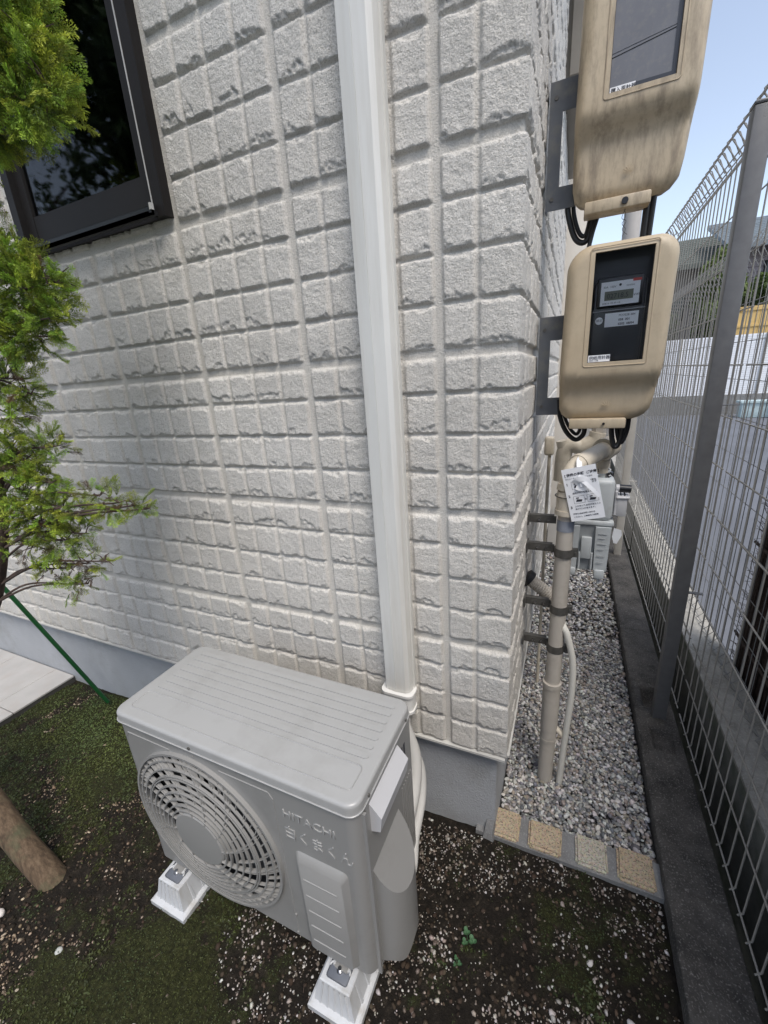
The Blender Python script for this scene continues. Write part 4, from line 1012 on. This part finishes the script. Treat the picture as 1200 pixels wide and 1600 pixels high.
def ico(sub):
    bm = bmesh.new(); bmesh.ops.create_icosphere(bm, subdivisions=sub, radius=1)
    V = np.array([v.co[:] for v in bm.verts]); F = np.array([[v.index for v in f.verts] for f in bm.faces]); bm.free(); return V, F
def scatter_stones(name, px, py, pz, size, cols, sub, flat=.62, seed=1):
    g = np.random.default_rng(seed); V0, F0 = ico(sub); N = len(px); nv = len(V0)
    # a few lumpy variants
    var = []
    for k in range(8):
        d = np.ones(nv)
        for _ in range(5):
            ax = g.normal(size=3); ax /= np.linalg.norm(ax); d += .12*np.sin(V0@ax*g.uniform(1.5, 3.5)+g.uniform(0, 6))
        var.append(V0*d[:, None])
    var = np.array(var); vi = g.integers(0, 8, N)
    sc = size[:, None]*np.stack([g.uniform(.85, 1.35, N), g.uniform(.7, 1.0, N), flat*g.uniform(.7, 1.2, N)], 1)
    a = g.uniform(0, 2*np.pi, N); tx = g.normal(0, .35, N); ty = g.normal(0, .35, N)
    P = var[vi]*sc[:, None, :]
    c, s = np.cos(a)[:, None], np.sin(a)[:, None]
    x, y, z = P[..., 0], P[..., 1], P[..., 2]; x, y = x*c-y*s, x*s+y*c
    cx_, sx_ = np.cos(tx)[:, None], np.sin(tx)[:, None]; y, z = y*cx_-z*sx_, y*sx_+z*cx_
    cx_, sx_ = np.cos(ty)[:, None], np.sin(ty)[:, None]; x, z = x*cx_-z*sx_, x*sx_+z*cx_
    V = np.stack([x+px[:, None], y+py[:, None], z+pz[:, None]], -1).reshape(-1, 3)
    F = (F0[None]+(np.arange(N)*nv)[:, None, None]).reshape(-1, 3)
    me = fast_mesh(name, V, F, True); col_attr(me, 'tint', np.repeat(cols, nv, 0)); return me
def stone_cols(g, N, pal, wts):
    pal = np.array(pal); k = g.choice(len(pal), N, p=np.array(wts)/sum(wts)); return np.clip(pal[k]*g.uniform(.75, 1.25, (N, 1))*g.uniform(.95, 1.05, (N, 3)), 0, .9)
g = np.random.default_rng(3)
pal = [(.48, .465, .44), (.24, .235, .23), (.13, .13, .135), (.31, .28, .24), (.17, .175, .19), (.52, .50, .47), (.25, .21, .175)]
def alley(n, ya, yb, layers, smin, smax, sub, seed):
    gg = np.random.default_rng(seed); X_ = gg.uniform(-.022, .522, n); Y_ = gg.uniform(ya, yb, n)
    s = gg.uniform(smin, smax, n)*np.where(gg.random(n) < .1, 1.35, 1); Z_ = -.447+gg.uniform(.0, .020, n)+.010*fbm(X_*5, Y_*5, 3, 2)
    return X_, Y_, Z_, s, sub, seed
for nm, args in (('gravel_near', (12500, .112, 1.5, 1, .0048, .0092, 2, 11)), ('gravel_far', (9000, 1.5, 5.5, 1, .008, .014, 1, 12))):
    X_, Y_, Z_, s, sub, sd_ = alley(*args)
    if nm == 'gravel_near': near = (X_, Y_, Z_, s)
    me = scatter_stones(nm, X_, Y_, Z_, s, stone_cols(g, len(X_), pal, (3, 3, 2.2, 2.2, 1.4, 1.6, 1.2)), sub, seed=sd_)
    link_me = link_mesh('gravel', me, M['stones'], center=False); tag(link_me, kind='stuff')
# pale chippings over the soil
N = 75000; X_ = g.uniform(-2.7, .52, N); Y_ = g.uniform(-1.35, .0, N)
dens = sstep(.42, .62, fbm(X_*4, Y_*4, 55, 4)+.10*(X_ > -.15)*sstep(-.4, .4, X_)+.06*np.exp(-(((X_+1.45)/.35)**2+((Y_+.75)/.25)**2)))*(1-.93*moss_mask(X_, Y_))
cl_ = sstep(.48, .60, fbm(X_*22, Y_*22, 57, 3)); k = g.random(N) < dens*(.25+.75*cl_)*1.0+.05+.05*sstep(-.2, .3, X_)
k &= ~((X_ < -2.68)); X_, Y_ = X_[k], Y_[k]; N = len(X_)
s = np.minimum(g.lognormal(math.log(.0025), .45, N), .0078)
pal2 = [(.38, .35, .32), (.26, .22, .185), (.12, .095, .075), (.46, .44, .41), (.19, .16, .13)]
wl = (2.5, 2, 2.6, 1.6, 2)
cols = stone_cols(g, N, pal2, wl); warm = sstep(-.9, -1.5, X_)[:, None]; cols = cols*(1-warm)+cols*np.array([[.86, .72, .55]])*warm
me = scatter_stones('chips', X_, Y_, soil_z(X_, Y_)+s*.3, s, cols, 1, flat=.7, seed=21)
tag(link_mesh('stone_chips', me, M['stones'], center=False), kind='stuff')
big = [(-.40, -.97, .012), (-1.30, -.86, .013), (-1.62, -.88, .016), (-.02, -.60, .012), (.40, -.35, .012), (.46, -.55, .011), (.30, -.25, .010), (.10, -.75, .013), (-1.05, -.98, .011)]
B_ = np.array(big); me = scatter_stones('bigchips', B_[:, 0], B_[:, 1], soil_z(B_[:, 0], B_[:, 1])+.004, B_[:, 2], stone_cols(g, len(B_), [(.5, .48, .45)], [1]), 2, seed=5)
tag(link_mesh('pebbles', me, M['stones'], center=False), kind='stuff')
g2 = np.random.default_rng(77); N = 9000; X_ = g2.uniform(-2.7, .52, N); Y_ = g2.uniform(-1.35, 0, N); k = g2.random(N) < 1-.8*moss_mask(X_, Y_); X_, Y_ = X_[k], Y_[k]
s = g2.uniform(.002, .009, len(X_))**1.0; me = scatter_stones('clods', X_, Y_, soil_z(X_, Y_)+s*.15, s, stone_cols(g2, len(X_), [(.045, .033, .024), (.07, .052, .038), (.03, .024, .018)], [1, 1, 1]), 1, seed=41)
tag(link_mesh('soil_clods', me, M['soilbits'], center=False), kind='stuff')
lt = MB()
for q in range(260):
    x, y = g2.uniform(-2.6, .5), g2.uniform(-1.3, -.02); z = float(soil_z(np.array([x]), np.array([y]))[0])+.005; a = g2.uniform(0, 6.28); L_ = g2.uniform(.006, .03); wv = g2.uniform(-.4, .4)
    lt.tube([(x, y, z), (x+L_*.5*math.cos(a), y+L_*.5*math.sin(a), z+.003), (x+L_*math.cos(a+wv), y+L_*math.sin(a+wv), z)], g2.uniform(.0004, .0011), 4)
tag(lt.build('leaf_litter', M['bark']), kind='stuff')
# moss cushions: many tiny leaves
def leaf_cloud(name, P, Nrm, size, cols, seed=3, aspect=.5):
    g = np.random.default_rng(seed); N = len(P)
    t = g.normal(size=(N, 3)); t -= (t*Nrm).sum(1, keepdims=True)*Nrm*.4; t /= np.linalg.norm(t, axis=1, keepdims=True)
    b = np.cross(t, Nrm+g.normal(0, .5, (N, 3))); b /= np.maximum(np.linalg.norm(b, axis=1, keepdims=True), 1e-6)
    s = size[:, None]; n_ = np.cross(t, b)
    V = np.stack([P-t*s, P+b*s*aspect+n_*s*.15, P+t*s, P-b*s*aspect+n_*s*.15], 1).reshape(-1, 3)
    F = np.arange(4*N).reshape(N, 4); me = fast_mesh(name, V, F, False); col_attr(me, 'tint', np.repeat(cols, 4, 0)); return me
N = 190000; X_ = g.uniform(-2.75, .5, N); Y_ = g.uniform(-1.35, .01, N); mm = moss_mask(X_, Y_); k = g.random(N) < mm*.9; X_, Y_ = X_[k], Y_[k]; N = len(X_)
tone = fbm(X_*6, Y_*6, 66, 3)[:, None]; ct_ = np.array([[.050, .054, .010]])*(1-tone)+np.array([[.034, .054, .020]])*tone
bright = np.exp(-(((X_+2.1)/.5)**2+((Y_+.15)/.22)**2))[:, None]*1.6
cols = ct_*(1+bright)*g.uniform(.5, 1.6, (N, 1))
P = np.stack([X_, Y_, soil_z(X_, Y_)+g.uniform(.002, .012, N)], 1); Nn = np.tile([0, 0, 1.], (N, 1))
lf = np.where(fbm(X_*5, Y_*5, 44, 3)+.35*(X_ < -1.4) > .62, g.uniform(.003, .0066, N), g.uniform(.0018, .0036, N))
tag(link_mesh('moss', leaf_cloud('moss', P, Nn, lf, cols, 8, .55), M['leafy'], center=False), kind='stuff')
# clover plants
def clover(x, y, s, lab):
    z = float(soil_z(np.array([x]), np.array([y]))[0]); m_ = MB()
    for a0, rr_, q in ((0, .8, 1), (2.1, 1, .9), (4.2, .9, .8)):
        cxx, cyy = x+math.cos(a0)*s*rr_, y+math.sin(a0)*s*rr_
        for L in range(3):
            a = a0+L*2.09; ox, oy = cxx+math.cos(a)*s*.42*q, cyy+math.sin(a)*s*.42*q
            P = [(ox+math.cos(b+a)*s*.42*q*(1 if abs(b-math.pi) > .2 else .9), oy+math.sin(b+a)*s*.40*q, z+s*.9+.003*math.cos(b)) for b in [2*math.pi*i/10 for i in range(10)]]
            m_.add(P+[(ox, oy, z+s*.9-.003)], [(i, (i+1) % 10, 10) for i in range(10)])
        m_.tube([(x, y, z), ((x+cxx)/2, (y+cyy)/2, z+s*.6), (cxx, cyy, z+s*.9)], .0008, 4)
    o = m_.build('clover_plant', M['clover'], flat=True); tag(o, lab, 'weed', 'small weeds in the soil')
M['clover'] = mat('clover', (.05, .12, .05), .6, var=.2, vs=40)
clover(-.055, -.335, .017, 'small green clover in the dark soil right of the air conditioner'); clover(-.075, -.40, .010, 'tiny green seedling just left of the clover')
clover(-1.72, -1.10, .018, 'grey-green weed at the bottom left of the garden bed')
# tiled step
tp_ = MB().box(-6, -2.715, -2.2, .024, -.60, -.412).build('tiled_step', M['grout'], flat=True); tag(tp_, 'beige tiled step at the foot of the foundation, far left', 'step')
tl = MB(); gx = [-2.712, -2.905, -3.36, -3.815, -4.27, -4.725]; gy = [.022, -.315, -.77, -1.225, -1.68]
for i in range(5):
    for j in range(4): tl.rbox(gx[i+1]+.0035, gx[i]-.0005, gy[j+1]+.0035, gy[j]-.0005, -.415, -.402, .002, 1)
tl.build('tiles', M['tile'], tp_)

# ------------------------------------------------------------------ garden: stake, green cane, conifer
sk = MB(); pts = [(-1.548-.0515*k+.003*math.sin(k*.9), -.735-.004*k+.003*math.cos(k*1.3), -.49+k*.085) for k in range(14)]
sk.tube(pts, [.0455+.0012*math.sin(k*1.7)-.0003*k for k in range(14)], 28)
tag(sk.build('wooden_stake', M['wood'], angle=60), 'thick round brown wooden stake planted in the soil at lower left', 'stake')
gp = MB(); gp.tube([(-2.36, -.32, .60), (-2.243, -.06, -.40)], .0105, 12); tag(gp.build('green_cane', M['green_pole']), 'thin green plastic cane leaning across the foundation to the corner of the unit', 'cane')

def frond(seed):
    """a feathery spray: axis along +x, tiny scale leaves; returns quads and a 0..1 tip value"""
    g = random.Random(seed); V = []; F = []; T = []
    def leaf(p, d, s, tv):
        d = d.normalized(); u = d.cross(Vector((g.uniform(-1, 1), g.uniform(-1, 1), g.uniform(-1, 1)))).normalized()
        b = len(V); V.extend([p-u*s*.20, p+d*s*1.15, p+u*s*.20, p-d*s*.15]); F.append((b, b+1, b+2, b+3)); T.extend([tv]*4)
    L = .070
    for i in range(16):
        t = (i+.5)/16; p = Vector((L*t, 0, .010*t*t-.004*math.sin(t*6+seed)))
        for s in (-1, 1):
            ln = (.008+.020*math.sin(math.pi*min(1, t*.85+.12)))*g.uniform(.7, 1.15); d = Vector((.75, s*.75, g.uniform(-.25, .35))).normalized()
            m_ = 4
            for j in range(m_):
                q = p+d*ln*(j+.5)/m_+Vector((.25, 0, .1))*ln*((j/m_)**2)
                for sg in (-1, 1): leaf(q, d+Vector((g.uniform(-.5, .5), g.uniform(-.5, .5), g.uniform(-.5, .5)))+Vector((0, sg*.5, 0)), .0058, .35*t+.65*(j+.5)/m_)
        leaf(p, Vector((1, g.uniform(-.3, .3), .1)), .006, t)
    return np.array(V), np.array(F), np.array(T)
FR = [frond(s) for s in range(4)]
def crown_mesh(name, base, dirs, scale, seed, ca, cb, dead=0.0):
    g = np.random.default_rng(seed); Vs = []; Fs = []; Cs = []; off = 0
    which = g.integers(0, 4, len(base))
    for w_ in range(4):
        idx = np.where(which == w_)[0]
        if not len(idx): continue
        V0, F0, T0 = FR[w_]; n = len(idx); d = dirs[idx]; d = d/np.linalg.norm(d, axis=1, keepdims=True)
        r_ = g.normal(size=(n, 3)); u = np.cross(d, r_); u /= np.linalg.norm(u, axis=1, keepdims=True); v = np.cross(d, u)
        P = (V0[None, :, 0:1]*d[:, None]+V0[None, :, 1:2]*u[:, None]+V0[None, :, 2:3]*v[:, None])*scale[idx][:, None, None]+base[idx][:, None]
        tt = T0[None, :, None]; tone = g.uniform(.5, 1.25, (n, 1, 1))*np.stack([g.uniform(.72, 1.1, (n, 1)), np.ones((n, 1)), np.ones((n, 1))], -1); dd_ = (g.random((n, 1, 1)) < dead)
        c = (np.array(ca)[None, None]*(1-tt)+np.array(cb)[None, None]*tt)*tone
        c = np.where(dd_, np.array([.10, .055, .03])[None, None]*tone, c)
        Vs.append(P.reshape(-1, 3)); Fs.append((F0[None]+(np.arange(n)*len(V0))[:, None, None]).reshape(-1, 4)+off); off += n*len(V0)
        Cs.append(np.broadcast_to(c, P.shape).reshape(-1, 3))
    me = fast_mesh(name, np.concatenate(Vs), np.concatenate(Fs), False); col_attr(me, 'tint', np.concatenate(Cs)); return me
tree = empty('conifer', (-2.30, -.68, -.44), label='feathery green conifer with sparse browning lower branches in front of the wall and window', cat='tree')
tk = MB(); trunk = spline([(-2.33, -.68, -.46), (-2.20, -.62, .02), (-1.97, -.53, .42), (-1.77, -.50, .66), (-1.58, -.48, 1.0), (-1.46, -.47, 1.5), (-1.34, -.46, 2.1), (-1.28, -.46, 2.6)], 6)
n_ = len(trunk); tk.tube(trunk, [.030*(1-.75*i/n_) for i in range(n_)], 12)
# clumps: centre, radius, fronds, dead share, droop
CL = [((-.985, -.45, 1.985), .115, 250, 0, .25), ((-.915, -.46, 1.895), .075, 110, 0, .1), ((-1.13, -.45, 2.00), .14, 190, 0, .1), ((-1.02, -.45, 2.14), .14, 220, 0, .3), ((-1.18, -.45, 2.28), .16, 150, 0, .3), ((-1.10, -.44, 1.90), .06, 60, 0, 0), ((-1.25, -.45, 1.93), .09, 90, 0, 0),
      ((-1.17, -.45, 1.60), .075, 100, .02, .2), ((-1.08, -.44, 1.575), .055, 60, .03, .2), ((-1.27, -.44, 1.56), .10, 120, .05, .1), ((-1.10, -.45, 1.50), .05, 44, .06, .1), ((-1.22, -.45, 1.47), .06, 60, .05, 0), ((-1.37, -.45, 1.50), .09, 80, .05, 0),
      ((-1.37, -.45, 1.37), .07, 70, .05, 0), ((-1.45, -.45, 1.28), .08, 60, .08, -.1), ((-1.30, -.45, 1.33), .04, 22, .05, 0),
      ((-1.30, -.45, 1.80), .05, 40, .05, .2), ((-1.33, -.45, 1.70), .06, 60, .05, .1), ((-1.42, -.45, 1.78), .07, 60, .05, 0), ((-1.22, -.44, 1.68), .04, 26, .05, .3), ((-1.47, -.45, 1.66), .08, 60, .05, 0), ((-1.50, -.45, 1.18), .08, 60, .05, 0), ((-1.42, -.45, 1.13), .075, 60, .05, .2), ((-1.28, -.44, 1.17), .05, 24, .1, .5), ((-1.36, -.45, 1.06), .05, 34, .08, .1), ((-1.49, -.45, 1.02), .09, 70, .08, .1), ((-1.31, -.45, .985), .06, 44, .1, 0), ((-1.42, -.46, .93), .08, 66, .12, 0), ((-1.35, -.46, .87), .06, 44, .15, -.1), ((-1.53, -.46, .84), .09, 50, .2, 0), ((-1.25, -.45, .90), .05, 26, .2, 0), ((-1.22, -.45, .965), .035, 16, .2, .2),
      ((-1.13, -.45, 1.03), .04, 15, .3, .4), ((-1.05, -.45, 1.01), .04, 18, .35, .1), ((-.985, -.45, 1.005), .03, 14, .2, .1), ((-.93, -.45, 1.00), .025, 12, .1, .1),
      ((-1.29, -.45, .79), .05, 12, .5, -.2), ((-1.20, -.45, .81), .04, 10, .4, 0), ((-1.33, -.45, .71), .04, 14, .35, -.3), ((-1.40, -.45, .70), .04, 8, .5, -.3), ((-1.46, -.45, .75), .05, 20, .3, -.2)]
for cxx, rr_, nn_, dd_, up in [((-1.6, -.46, 2.1), .2, 130, 0, .2), ((-1.7, -.47, 1.5), .2, 110, .1, .1), ((-1.75, -.48, 1.05), .18, 90, .2, 0), ((-1.25, -.46, 2.6), .16, 140, 0, .6)]: CL.append((cxx, rr_, nn_, dd_, up))
brm = tk; bases = []; dirs = []; scl = []; dds = []
tw = random.Random(4)
for c, rad, nn_, dead, up in CL:
    c = Vector(c); j = min(range(n_), key=lambda i: abs(trunk[i].z-(c.z-.25*abs(c.x-trunk[i].x)))); r0 = trunk[j]
    mid = (r0+c)/2+Vector((0, 0, .03+.02*tw.random())); br_ = spline([r0, mid, c, c+(c-mid).normalized()*rad*.8], 6); m_ = len(br_)
    brm.tube(br_, [max(.0014, .0048*(1-.8*i/m_)) for i in range(m_)], 6)
    for q in range(int(4+rad*60)):
        i = tw.randrange(m_//2, m_); p0 = br_[i]; d = Vector((tw.uniform(-1, 1), tw.uniform(-1, 1), tw.uniform(-.6, 1))).normalized(); e = p0+d*rad*tw.uniform(.4, .95)
        brm.tube([p0, (p0+e)/2+Vector((0, 0, .006)), e], [.0022, .0016, .0009], 5, cap=False)
    gg = np.random.default_rng(int(abs(c.x*1000)+c.z*77)); d = gg.normal(size=(nn_, 3)); d /= np.linalg.norm(d, axis=1, keepdims=True)
    rq = rad*gg.uniform(.25, .92, nn_)**.8; P = np.array(c[:])+d*rq[:, None]*np.array([1, .85, .9]); outw = d*.8+np.array([.25, -.1, up])+gg.normal(0, .35, (nn_, 3))
    bases.append(P); dirs.append(outw); scl.append(gg.uniform(.55, 1.05, nn_)*(.62+.35*min(1, rad/.12))); dds.append(np.full(nn_, dead))
brm.build('trunk', M['bark'], tree, angle=60)
bases = np.concatenate(bases); dirs = np.concatenate(dirs); scl = np.concatenate(scl); dds = np.concatenate(dds)
rq = rng.random(len(bases)) < dds
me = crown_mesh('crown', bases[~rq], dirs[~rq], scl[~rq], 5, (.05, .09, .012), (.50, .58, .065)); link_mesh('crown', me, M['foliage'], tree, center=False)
if rq.any():
    me = crown_mesh('dead', bases[rq], dirs[rq], scl[rq]*.8, 6, (.09, .045, .03), (.16, .10, .05)); o = link_mesh('dry_twigs', me, M['foliage'], tree, center=False)

# ------------------------------------------------------------------ beyond the fence
def leafy(name, c, rad, n, leaf, lab, cat='bush', group=None, seed=1, trunk_r=.06, gaps=.5, cols=((.03, .055, .015), (.12, .17, .04)), base=-.6, lumps=14):
    g = np.random.default_rng(seed); t = empty(name, (c[0], c[1], base), label=lab, cat=cat, group=group)
    lc = g.normal(size=(lumps, 3)); lc /= np.linalg.norm(lc, axis=1, keepdims=True); lc = lc*np.array(rad)*g.uniform(.35, .8, (lumps, 1)); lr = g.uniform(.28, .5, lumps)
    k = g.integers(0, lumps, n); d = g.normal(size=(n, 3)); d /= np.linalg.norm(d, axis=1, keepdims=True)
    P = np.array(c)+lc[k]+d*(lr[k]*g.uniform(.5, 1, n)**.6)[:, None]*np.array(rad)
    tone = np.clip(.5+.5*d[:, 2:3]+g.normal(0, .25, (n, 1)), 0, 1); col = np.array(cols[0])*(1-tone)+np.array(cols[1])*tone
    link_mesh('crown', leaf_cloud(name, P, d, g.uniform(.6, 1.3, n)*leaf, col, seed), M['leafy'], t, center=False)
    tr = MB().tube(spline([(c[0], c[1], base-.05), (c[0]+.05, c[1], (base+c[2])/2), (c[0], c[1], c[2])], 5), trunk_r, 8)
    for q in range(7):
        e = Vector(c)+Vector(lc[q]); tr.tube([(c[0], c[1], c[2]-rad[2]*.5), ((c[0]+e.x)/2, (c[1]+e.y)/2, (c[2]+e.z)/2-.05), e], [trunk_r*.6, trunk_r*.4, trunk_r*.15], 6)
    tr.build('trunk', M['bark'], t); return t
leafy('garden_tree', (4.55, 18.3, 3.25), (1.0, .9, 1.35), 12000, .07, 'bright green bushy tree behind the mesh fence, left of the nearest post', 'tree', seed=4, base=-.6, cols=((.03, .05, .012), (.17, .22, .06)))
leafy('garden_shrub', (6.1, 19.3, 3.2), (.7, .5, .9), 6000, .06, 'green shrub in front of the mauve house, beyond the fence', 'shrub', seed=6, base=-.6)
leafy('garden_shrub', (3.2, 18.6, 1.7), (.9, .6, 1.4), 7000, .06, 'darker shrub beyond the fence in front of the brown house', 'shrub', seed=9, base=-.6, cols=((.02, .035, .01), (.07, .10, .03)))
leafy('garden_shrub', (6.3, 15.6, -.1), (.45, .4, .35), 2500, .04, 'low bright green plant beside the pale blue planter', 'shrub', seed=12, base=-.6, cols=((.03, .07, .015), (.10, .22, .04)), trunk_r=.02)
# white slatted fence
sf = empty('slatted_fence', (6, 17, -.6), label='white horizontal slatted fence across the neighbouring parking', cat='fence')
q = MB()
for k in range(27): q.box(2.3, 10.5, 17.0, 17.02, .06+k*.07, .06+k*.07+.058)
q.box(2.3, 10.5, 17.03, 17.04, .04, 1.95); q.build('slats', M['slat'], sf, flat=True)
q = MB()
for k in range(8): q.box(2.3+k*1.15, 2.36+k*1.15, 16.95, 17.0, -.6, 1.97)
q.build('posts', M['farpost'], sf, flat=True)
lw_ = MB().box(2.0, 11, 16.9, 17.15, -.61, .03).build('footing_wall', M['mortar'], flat=True); tag(lw_, 'low grey wall under the white slatted fence', 'low wall')
yf = MB()
for k in range(38): yf.box(5.0+k*.12, 5.0+k*.12+.112, 18.6, 18.63, -.6, 2.85+.0*k)
yf.box(4.95, 9.6, 18.57, 18.60, 2.78, 2.92).box(4.95, 9.6, 18.57, 18.60, 2.25, 2.33)
tag(yf.build('board_fence', M['yellow'], flat=True), 'yellow wooden board fence above the white slatted fence', 'fence')
pl_ = MB().rbox(5.1, 6.5, 15.7, 16.1, -.6, -.10, .03, 2).box(5.05, 6.55, 15.65, 16.15, -.14, -.08); tag(pl_.build('planter', M['planter']), 'pale blue-green planter box on the neighbouring parking', 'planter')
h1 = empty('mauve_house', (9, 22, -.6), label='mauve lap-sided house with blue-grey tiled roof beyond the board fence', cat='house')
q = MB().box(5.6, 14, 20, 26, -.6, 5.2)
for k in range(30): q.add([(5.55, 19.99, .1+k*.17), (14, 19.99, .1+k*.17), (14, 19.955, .1+k*.17), (5.55, 19.955, .1+k*.17), (5.55, 19.99, .26+k*.17), (14, 19.99, .26+k*.17)], [(0, 1, 2, 3), (3, 2, 5, 4)])
q.build('wall', M['mauve'], h1, flat=True)
q = MB(); q.add([(4.9, 19.2, 5.0), (14.6, 19.2, 5.0), (14.6, 23, 6.6), (4.9, 23, 6.6), (4.9, 19.2, 4.88), (14.6, 19.2, 4.88), (14.6, 23, 6.45), (4.9, 23, 6.45)], [(0, 1, 2, 3), (0, 4, 5, 1), (0, 3, 7, 4), (4, 7, 6, 5)])
for k in range(14):
    y = 19.2+k*.27; z = 5.0+k*.27*1.6/3.8; q.box(4.9, 14.6, y, y+.05, z, z+.045)
q.build('roof', M['rooftile'], h1, flat=True)
for x in (6.2, 8.0, 10): 
    o = MB().box(x, x+1.1, 19.90, 19.94, 3.4, 4.5).build('window', M['frame'], h1, flat=True); MB().box(x+.06, x+1.04, 19.88, 19.90, 3.46, 4.44).build('pane', M['wire_glass'], o, flat=True)
h2 = empty('brown_house', (2.4, 19, -.6), label='brown-grey house with a dark greenish roof seen through the mesh between the posts', cat='house')
MB().box(1.0, 5.9, 22, 28, -.6, 5.0).build('wall', mat('brown_wall', (.20, .18, .165), .8, var=.1, vs=1), h2, flat=True)
q = MB(); q.add([(.5, 21.4, 4.95), (6.2, 21.4, 4.95), (6.2, 24.8, 6.55), (.5, 24.8, 6.55), (.5, 21.4, 4.8), (6.2, 21.4, 4.8)], [(0, 1, 2, 3), (0, 4, 5, 1)])
for k in range(13): y = 21.4+k*.26; z = 4.95+k*.26*1.6/3.4; q.box(.5, 6.2, y, y+.05, z, z+.04)
q.build('roof', M['roofdark'], h2, flat=True)
for x, z in ((3.4, 2.9), (2.0, 2.9), (3.4, .9)): 
    o = MB().box(x, x+.9, 21.92, 21.99, z, z+1.0).build('window', M['frame'], h2, flat=True); MB().box(x+.05, x+.85, 21.90, 21.92, z+.05, z+.95).build('pane', M['wire_glass'], o, flat=True)
up = MB().tube([(.87, 8, -1.1), (.87, 8, 8.5)], [.15, .11], 18); upo = up.build('utility_pole', M['pole']); tag(upo, 'pale concrete utility pole seen between the two meter boxes', 'utility pole')
fh = empty('alley_end_building', (.4, 9.5, -.6), label='pale cream building closing the far end of the alley', cat='building')
MB().box(-2, .56, 8.6, 12, -.6, 2.3).build('wall', M['bay'], fh, flat=True); MB().box(-2.1, .62, 8.5, 12, 2.3, 2.42).build('roof', M['shutter'], fh, flat=True)
# trees behind the photographer, mirrored in the window
leafy('garden_tree', (-5.2, -4.0, 5.2), (1.9, 1.4, 1.9), 9000, .085, 'tall dark broadleaf tree in the garden behind the camera, mirrored in the window', 'tree', seed=31, base=-.5, trunk_r=.14, cols=((.03, .06, .02), (.16, .24, .08)), lumps=26)
leafy('garden_tree', (-8.8, -4.2, 4.3), (1.6, 1.2, 1.5), 750, .075, 'sparser tree beside it behind the camera, mirrored low in the window', 'tree', seed=33, base=-.5, trunk_r=.10, cols=((.02, .04, .015), (.07, .12, .04)), lumps=20)

bh = empty('dark_house', (3, -9, -.6), label='dark brown timber house with deep eaves behind the camera, mirrored in the meter windows', cat='house')
MB().box(-1.5, 9, -12, -8, -.6, 3.0).build('wall', M['brush'], bh, flat=True)
MB().prism([(-13, 3.0), (-7.1, 3.0), (-7.1, 3.14), (-10, 4.4), (-13, 4.4)], -2.2, 9.8, 'x').build('roof', M['roofdark'], bh, flat=True)
for x in (.2, 2.6, 5.2):
    o = MB().box(x, x+1.5, -8.0, -7.95, .4, 2.4).build('window', M['frame'], bh, flat=True); MB().box(x+.06, x+1.44, -7.95, -7.93, .46, 2.34).build('pane', M['curtain'], o, flat=True)
